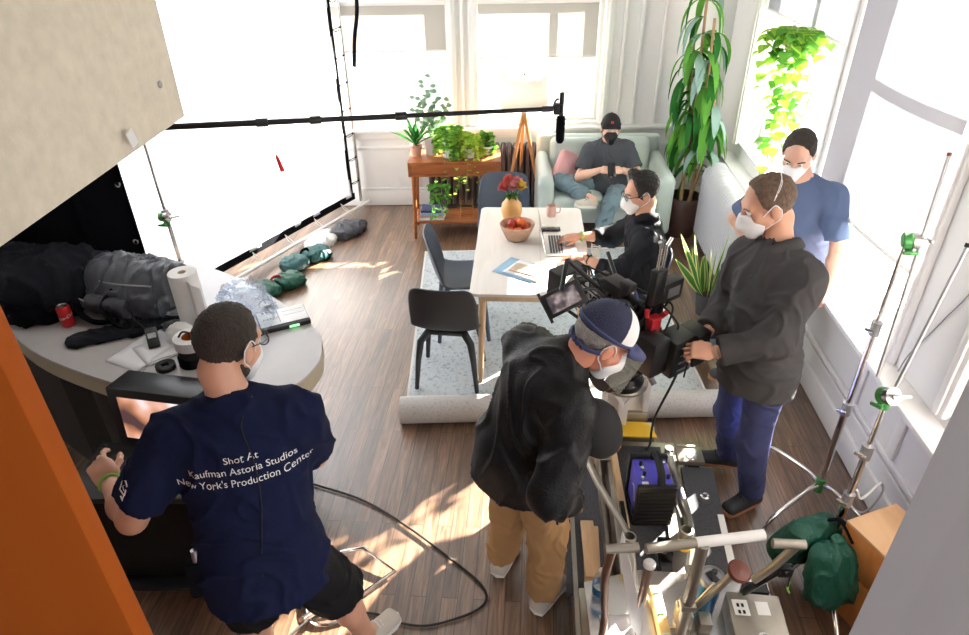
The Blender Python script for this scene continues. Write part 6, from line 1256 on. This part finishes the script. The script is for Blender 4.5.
# --- A: navy tee, back to us
A, J = person('man in a navy tee with white lettering and black shorts, seen from behind', dict(
    pel=(-.86, 1.40, .97), ch=(-.905, 1.535, 1.465), r=(.35, .13, 0), rp=(.95, .05, 0), head=(-.915, 1.625, 1.66), hf=(.30, .90, -.38), g=1.10, sw=1.04,
    wR=(-.90, 1.88, 1.13), eR=(.45, -.3, -1), wL=(-1.385, 1.50, 1.17), eL=(-.3, -.5, -.7), aR=(-.65, 1.67, .09), kR=(.3, .8, 0), aL=(-1.06, 1.50, .09), kL=(-.1, 1, 0), tR=(.55, .8, 0), tL=(-.3, .95, 0),
    hnR=(.6, .3, .7), hnL=(-.1, -.6, .8), hdL=(-.75, .6, .25), curlL=(.5, .8, .9, 1.0), shirt='navy', top='tee_shirt', sleeve=.82, hem=.13, fold=.010, so=.016, pants='shorts', bottom='shorts', pleg=.92, po=.018, pfold=.010, skin='skin', hair=('buzz', 'hairb'), beard='hairb', mask='mask', glasses=True, shoe='sneakw', sole='solew', lace='tapewhite', seed=4))
band(J, 'L', 'lime', A, 'wristband', .95, .034, .012)
bv = bvh_of(J['shirt']); f, up, r = J['f'], J['up'], J['r']
for i, (tx, sz, dy) in enumerate((('Shot At', .033, .0), ('Kaufman Astoria Studios', .033, -.038), ("New York's Production Center", .033, -.076))):
    vs, fs = text_mesh(tx, sz, extrude=0); o0 = J['ch'] - up * .105 - f * .45 + r * .012; pts = o0 + np.outer(vs[:, 0] * .96, r) + np.outer(vs[:, 1] + dy, up); out = []
    for p in pts: h = bv.ray_cast(Vector(p), Vector(f), 1.0); out.append(np.array(h[0]) - f * .0025 if h[0] is not None else p + f * .28)
    b = MB(); b.add(out, fs); b.build('back_print', 'whitecer', J['shirt'], smooth=False)
sh, el, wr = J['arms']['L']; c = sh + (el - sh) * .60; d = nrm(el - sh); n_ = nrm(-J['r'] * .75 - f * .55); n_ = nrm(n_ - d * np.dot(n_, d)); x_ = nrm(np.cross(d, n_)); b = MB()
for pts in ([(-.016, -.018), (.014, -.014), (.018, .012), (.0, .022), (-.016, .014), (-.016, -.018)], [(-.006, -.008), (.006, 0), (-.004, .010)], [(-.014, -.02), (-.022, -.030), (-.004, -.026)]):
    out = []
    for a, q in pts:
        p = c + x_ * a - d * q + n_ * .2; h = bv.ray_cast(Vector(p), Vector(-n_), .4); out.append((np.array(h[0]) if h[0] is not None else p - n_ * .12) + n_ * .001)
    b.tube(out, .0022, 5)
b.build('sleeve_emblem', 'whitecer', J['shirt'])
b = MB(); c0 = J['pel'] + up * .0; pc = c0 - r * .19 - f * .05; b.box(pc, (.07, .05, .12), np.array([r, f, up]).T, bev=.01); pk = b.build('belt_pouch', 'blackcloth', A); b = MB(); b.cyl(pc + up * .06, pc + up * .10, .012); b.build('radio_knob', 'castgrey', pk); b = MB(); b.box(pc - up * .065 + r * .02, (.02, .01, .02)); b.build('pouch_tag', 'whitecer', pk)
b = MB(); nk = J['ch'] + up * .045; b.box(nk + r * .055 - f * .055, (.03, .02, .04), np.array([r, f, up]).T, bev=.004); mc_ = b.build('lapel_clip', 'blackp', A)
out = [nk + r * .055 - f * .06]
for q in (.0, .1, .2, .3, .4, .48):
    p = J['ch'] + r * (.03 + .02 * math.sin(q * 9)) - up * q - f * .5; h = bv.ray_cast(Vector(p), Vector(f), 1.0); out.append(np.array(h[0]) - f * .004 if h[0] is not None else out[-1] - up * .08)
b = MB(); b.tube(spline(out, 4), .0022, 5); b.build('radio_wire', 'blackr', mc_)
b = MB(); c0 = J['ch'] + up * .062; b.tube([c0 + r * .070 * math.cos(a) + f * .062 * math.sin(a) + f * .015 - up * .010 * math.sin(a) for a in np.linspace(0, 2 * math.pi, 25)], .002, 5); b.build('neck_cord', 'blackr', A)
# --- B: trucker cap, black jacket, tan trousers
B, J = person('man in a black jacket, tan trousers and navy mesh cap bending toward the camera rig', dict(
    pel=(-.02, 1.93, .97), ch=(.085, 1.90, 1.40), r=(.52, -.85, 0), rp=(.70, -.72, 0), head=(.255, 1.93, 1.515), hf=(.80, .20, -.60), g=1.08, sw=1.0, belly=True,
    wR=(.17, 1.77, .90), eR=(-.2, -.4, -.2), wL=(.30, 2.12, .98), eL=(0, .3, -1), aR=(.10, 1.93, .09), kR=(.5, .4, 0), aL=(-.10, 2.12, .09), kL=(.5, .4, 0), tR=(.55, .80, 0), tL=(.35, .92, 0),
    hdR=(.25, .1, -1), hnR=(.4, -.8, 0), curlR=(.7, .8, .9, .9), shirt='jacket', top='jacket', sleeve=1.93, hem=.12, fold=.013, so=.017, ff=20, collar=True, pants='khaki', pfold=.010, po=.018, flare=1.3, pleg=1.93, skin='skinr', hair=('back', 'hairg'), cap=('meshcap', 'capw', 'capv'), mask='mask', shoe='sneakw', sole='solew', lace='tapewhite', seed=11))
HR, hd = J['HR'], J['hd']
b = MB(HR, hd); b.tube(spline([(.084, -.03, -.02), (.065, -.075, -.035), (0, -.10, -.04), (-.065, -.075, -.035), (-.084, -.03, -.02)], 6), .006, 6, sx=1.5)
for i in range(-3, 4): b.ball((.018 * i, -.102 + .004 * abs(i) ** 1.6, -.040), .010, 8)
b.build('ear_saver_strap', 'capv', B)
b = MB(); q = V(.12, 1.74, .99); b.box(q, (.05, .045, .13), rz(.5), bev=.01); b.cyl(q + V(0, 0, -.06), q + V(.01, 0, -.20), .005); b.lathe([(.03, 0), (.034, .004), (.034, .02), (.03, .022)], q + V(0, 0, .07), n=18); b.build('belt_radio', 'blackp', B)
# hat carried at his chest
t = thing('hat', 'rounded black cap hanging in front of the leaning man, beside his elbow', 'cap', (.27, 1.88, 1.1)); fh = nrm(V(.62, -.62, .55)); R = frame(fh, (0, 0, 1))
P = [ell(V(.262, 1.872, 1.16), V(.115, .098, .075), R)]
soft('cap_crown', [sdf_mesh(P, .006, .02, clips=[(V(.262, 1.872, 1.15), -fh)])], 'capk', t, disp=folds(.004, 20, 2))
b = MB(); b.tube(spline([V(.20, 1.80, 1.22), V(.225, 1.79, 1.17), V(.205, 1.79, 1.12), V(.215, 1.80, 1.07)], 5), .0025, 6); b.build('grey_trim', 'castgrey', t)
# --- C: charcoal overshirt, blue trousers
Cc, J = person('standing man in a charcoal overshirt and blue trousers with a white mask, facing left', dict(
    pel=(1.075, 2.61, .98), ch=(1.075, 2.69, 1.465), r=(-.45, .89, 0), rp=(-.30, .95, 0), head=(1.01, 2.76, 1.68), hf=(-.93, -.02, -.36), g=1.0, sw=1.0,
    wR=(.83, 2.66, 1.08), eR=(.2, .5, -.8), wL=(.82, 2.47, 1.10), eL=(.3, -.4, -.7), aR=(1.16, 2.88, .10), kR=(-.6, -.2, 0), aL=(1.21, 2.60, .10), kL=(-.7, -.3, 0), tR=(-.97, .10, 0), tL=(-.83, -.50, 0),
    hdR=(-.75, -.25, -.3), hdL=(-.95, .15, .0), hnR=(-.2, .3, 1), hnL=(0, -.5, .9), curlL=(.9, .9, .9, .9), curlR=(.6, .7, .8, .8), shirt='overshirt', top='overshirt', sleeve=1.90, hem=.15, fold=.011, so=.019, collar=True, buttons='blackp', pants='trouserblue', pleg=1.97, po=.010, pfold=.007, skin='skin', hair=('short', 'hairbr'), mask='mask', headstraps=True, shoe='sneak', sole='gum', seed=21))
b, c_, d_ = band(J, 'L', 'kraft', Cc, 'bracelet', .96, .030, .005)
# --- D: at the laptop
Dd, J = person('dark-haired man in glasses, white mask and black shirt typing at the laptop', dict(
    pel=(.80, 4.10, .53), ch=(.74, 4.09, .98), r=(.05, 1, 0), head=(.70, 4.14, 1.19), hf=(-.96, -.22, -.22), s=.97,
    wR=(.335, 4.29, .80), eR=(.1, .5, -.6), wL=(.365, 3.99, .79), eL=(.1, -.5, -.6), aR=(.50, 4.22, .09), kR=(-1, 0, .6), aL=(.52, 3.98, .09), kL=(-1, 0, .6), tR=(-1, 0, 0), tL=(-1, 0, 0),
    hdR=(-1, .0, -.12), hdL=(-.97, .10, -.12), hnR=(0, 0, 1), hnL=(0, 0, 1), curlR=(.3, .3, .35, .35), curlL=(.15, .15, .15, .2), thR=.2, thL=.1, shirt='blackshirt', top='shirt', sleeve=1.55, hem=.06, fold=.010, so=.018, collar=True, pants='denim', skin='skin', hair=('swept', 'hairk'), mask='mask', glasses=True, seed=31))
b, c_, d_ = band(J, 'L', 'blackr', Dd, 'wristwatch', .88, .031, .010); q = MB(); q.box(c_ + V(0, 0, .033), (.034, .038, .010), rz(.1), bev=.003); q.build('watch_face', 'screenoff', b)
band(J, 'R', 'lime', Dd, 'wristband', .92, .031, .012)
# --- E: on the sofa
Ee, J = person('man in a black cap, black mask and charcoal tee sitting cross-legged on the sofa', dict(
    pel=(.72, 6.12, .50), ch=(.69, 6.14, .87), r=(-1, .0, 0), head=(.69, 6.03, 1.055), hf=(0, -1, .02), s=.93, sw=1.05,
    wR=(.61, 5.86, .73), eR=(-.75, .35, -.55), wL=(.80, 5.86, .73), eL=(.75, .35, -.55), aR=(.54, 5.72, .50), kR=(-.9, -.6, .25), aL=(.60, 5.62, .10), kL=(.0, -1, .9), tR=(-.55, -.35, .15), tL=(-.1, -1, 0),
    hdR=(.85, -.35, .05), hdL=(-.85, -.35, .05), hnR=(-.3, -.5, .8), hnL=(.3, -.5, .8), curlR=(.6, .7, .7, .7), curlL=(.6, .7, .7, .7), shirt='greytee', top='tee_shirt', sleeve=.75, hem=.07, fold=.006, so=.014, pants='denim', pleg=1.86, skin='skinp', hair=('back', 'hairb'), cap=('capk', 'capk', 'capk'), vis=.062, emblem=True, mask='maskb', shoe='sneakw', sole='solew', seed=41))
band(J, 'L', 'kraft', Ee, 'bracelet', .90, .030, .006)
b = MB(rz(.1) @ rx(.9), (.705, 5.815, .75)); b.box((0, 0, 0), (.07, .13, .008), bev=.003); tag(b.build('phone', 'screenoff'), 'black phone held in both hands by the man on the sofa', 'phone')
# --- F: on the sill behind
Ff, J = person('man in a dusty blue tee sitting on the window sill looking down', dict(
    pel=(1.68, 3.86, .92), ch=(1.55, 3.77, 1.38), r=(-.80, .60, 0), head=(1.46, 3.70, 1.60), hf=(-.42, -.78, -.46), s=.97, sw=1.05,
    wR=(1.42, 3.84, .94), eR=(-.4, .2, -.8), wL=(1.74, 3.52, .86), eL=(.3, -.7, -.2), aR=(1.24, 3.98, .10), kR=(-1, 0, .5), aL=(1.32, 3.62, .10), kL=(-1, 0, .5), tR=(-1, 0, 0), tL=(-1, -.2, 0),
    hnR=(-.5, .5, .5), hnL=(.5, -.7, .3), shirt='bluetee', top='tee_shirt', sleeve=.85, hem=.08, fold=.007, so=.014, pants='denim', skin='skinp', hair=('short', 'hairb'), mask='mask', seed=51))
# ================================================================== LIGHT AND CAMERA
def light(name, kind, loc, energy, color=(1, 1, 1), **k):
    l = bpy.data.lights.new(name, kind); l.energy = energy; l.color = color
    for a, v_ in k.items(): setattr(l, a, v_)
    o = bpy.data.objects.new(name, l); COL.objects.link(o); o.location = loc; return o
sun = light('sun', 'SUN', (5, 8, 6), SUN_E, (1, .93, .82), angle=math.radians(.6)); sun.rotation_euler = Vector((-.70, -.714, -.44)).to_track_quat('-Z', 'Y').to_euler()
q = DO + DU * 1.9 - DN * 1.2 + V(0, 0, 2.5); ar = light('film_lamp_glow', 'AREA', tuple(q), LAMP_E, (.96, .98, 1), shape='RECTANGLE', size=3.2, size_y=1.8); ar.rotation_euler = Vector(tuple(DN)).to_track_quat('-Z', 'Z').to_euler()
w = bpy.data.worlds.new('World'); SC.world = w; w.use_nodes = True; bg = w.node_tree.nodes['Background']; bg.inputs[0].default_value = (.95, .97, 1, 1); bg.inputs[1].default_value = WORLD_E
cd = bpy.data.cameras.new('camera'); co = bpy.data.objects.new('camera', cd); COL.objects.link(co); SC.camera = co
cd.sensor_width = 36; cd.lens = 665 / 969 * 36; cd.clip_start = .05
RC = np.array([[0.99743418, -0.02695768, 0.06631995], [0.07051355, 0.529955, -0.84508907], [-0.01236495, 0.84759718, 0.53049612]])
m4 = Matrix([[*RC[i], [0, 0, 2.8][i]] for i in range(3)] + [[0, 0, 0, 1]]); co.matrix_world = m4
SC.view_settings.view_transform = 'Standard'; SC.view_settings.look = 'None'; SC.view_settings.gamma = 1; SC.view_settings.exposure = EXPO
SC.view_settings.use_curve_mapping = False
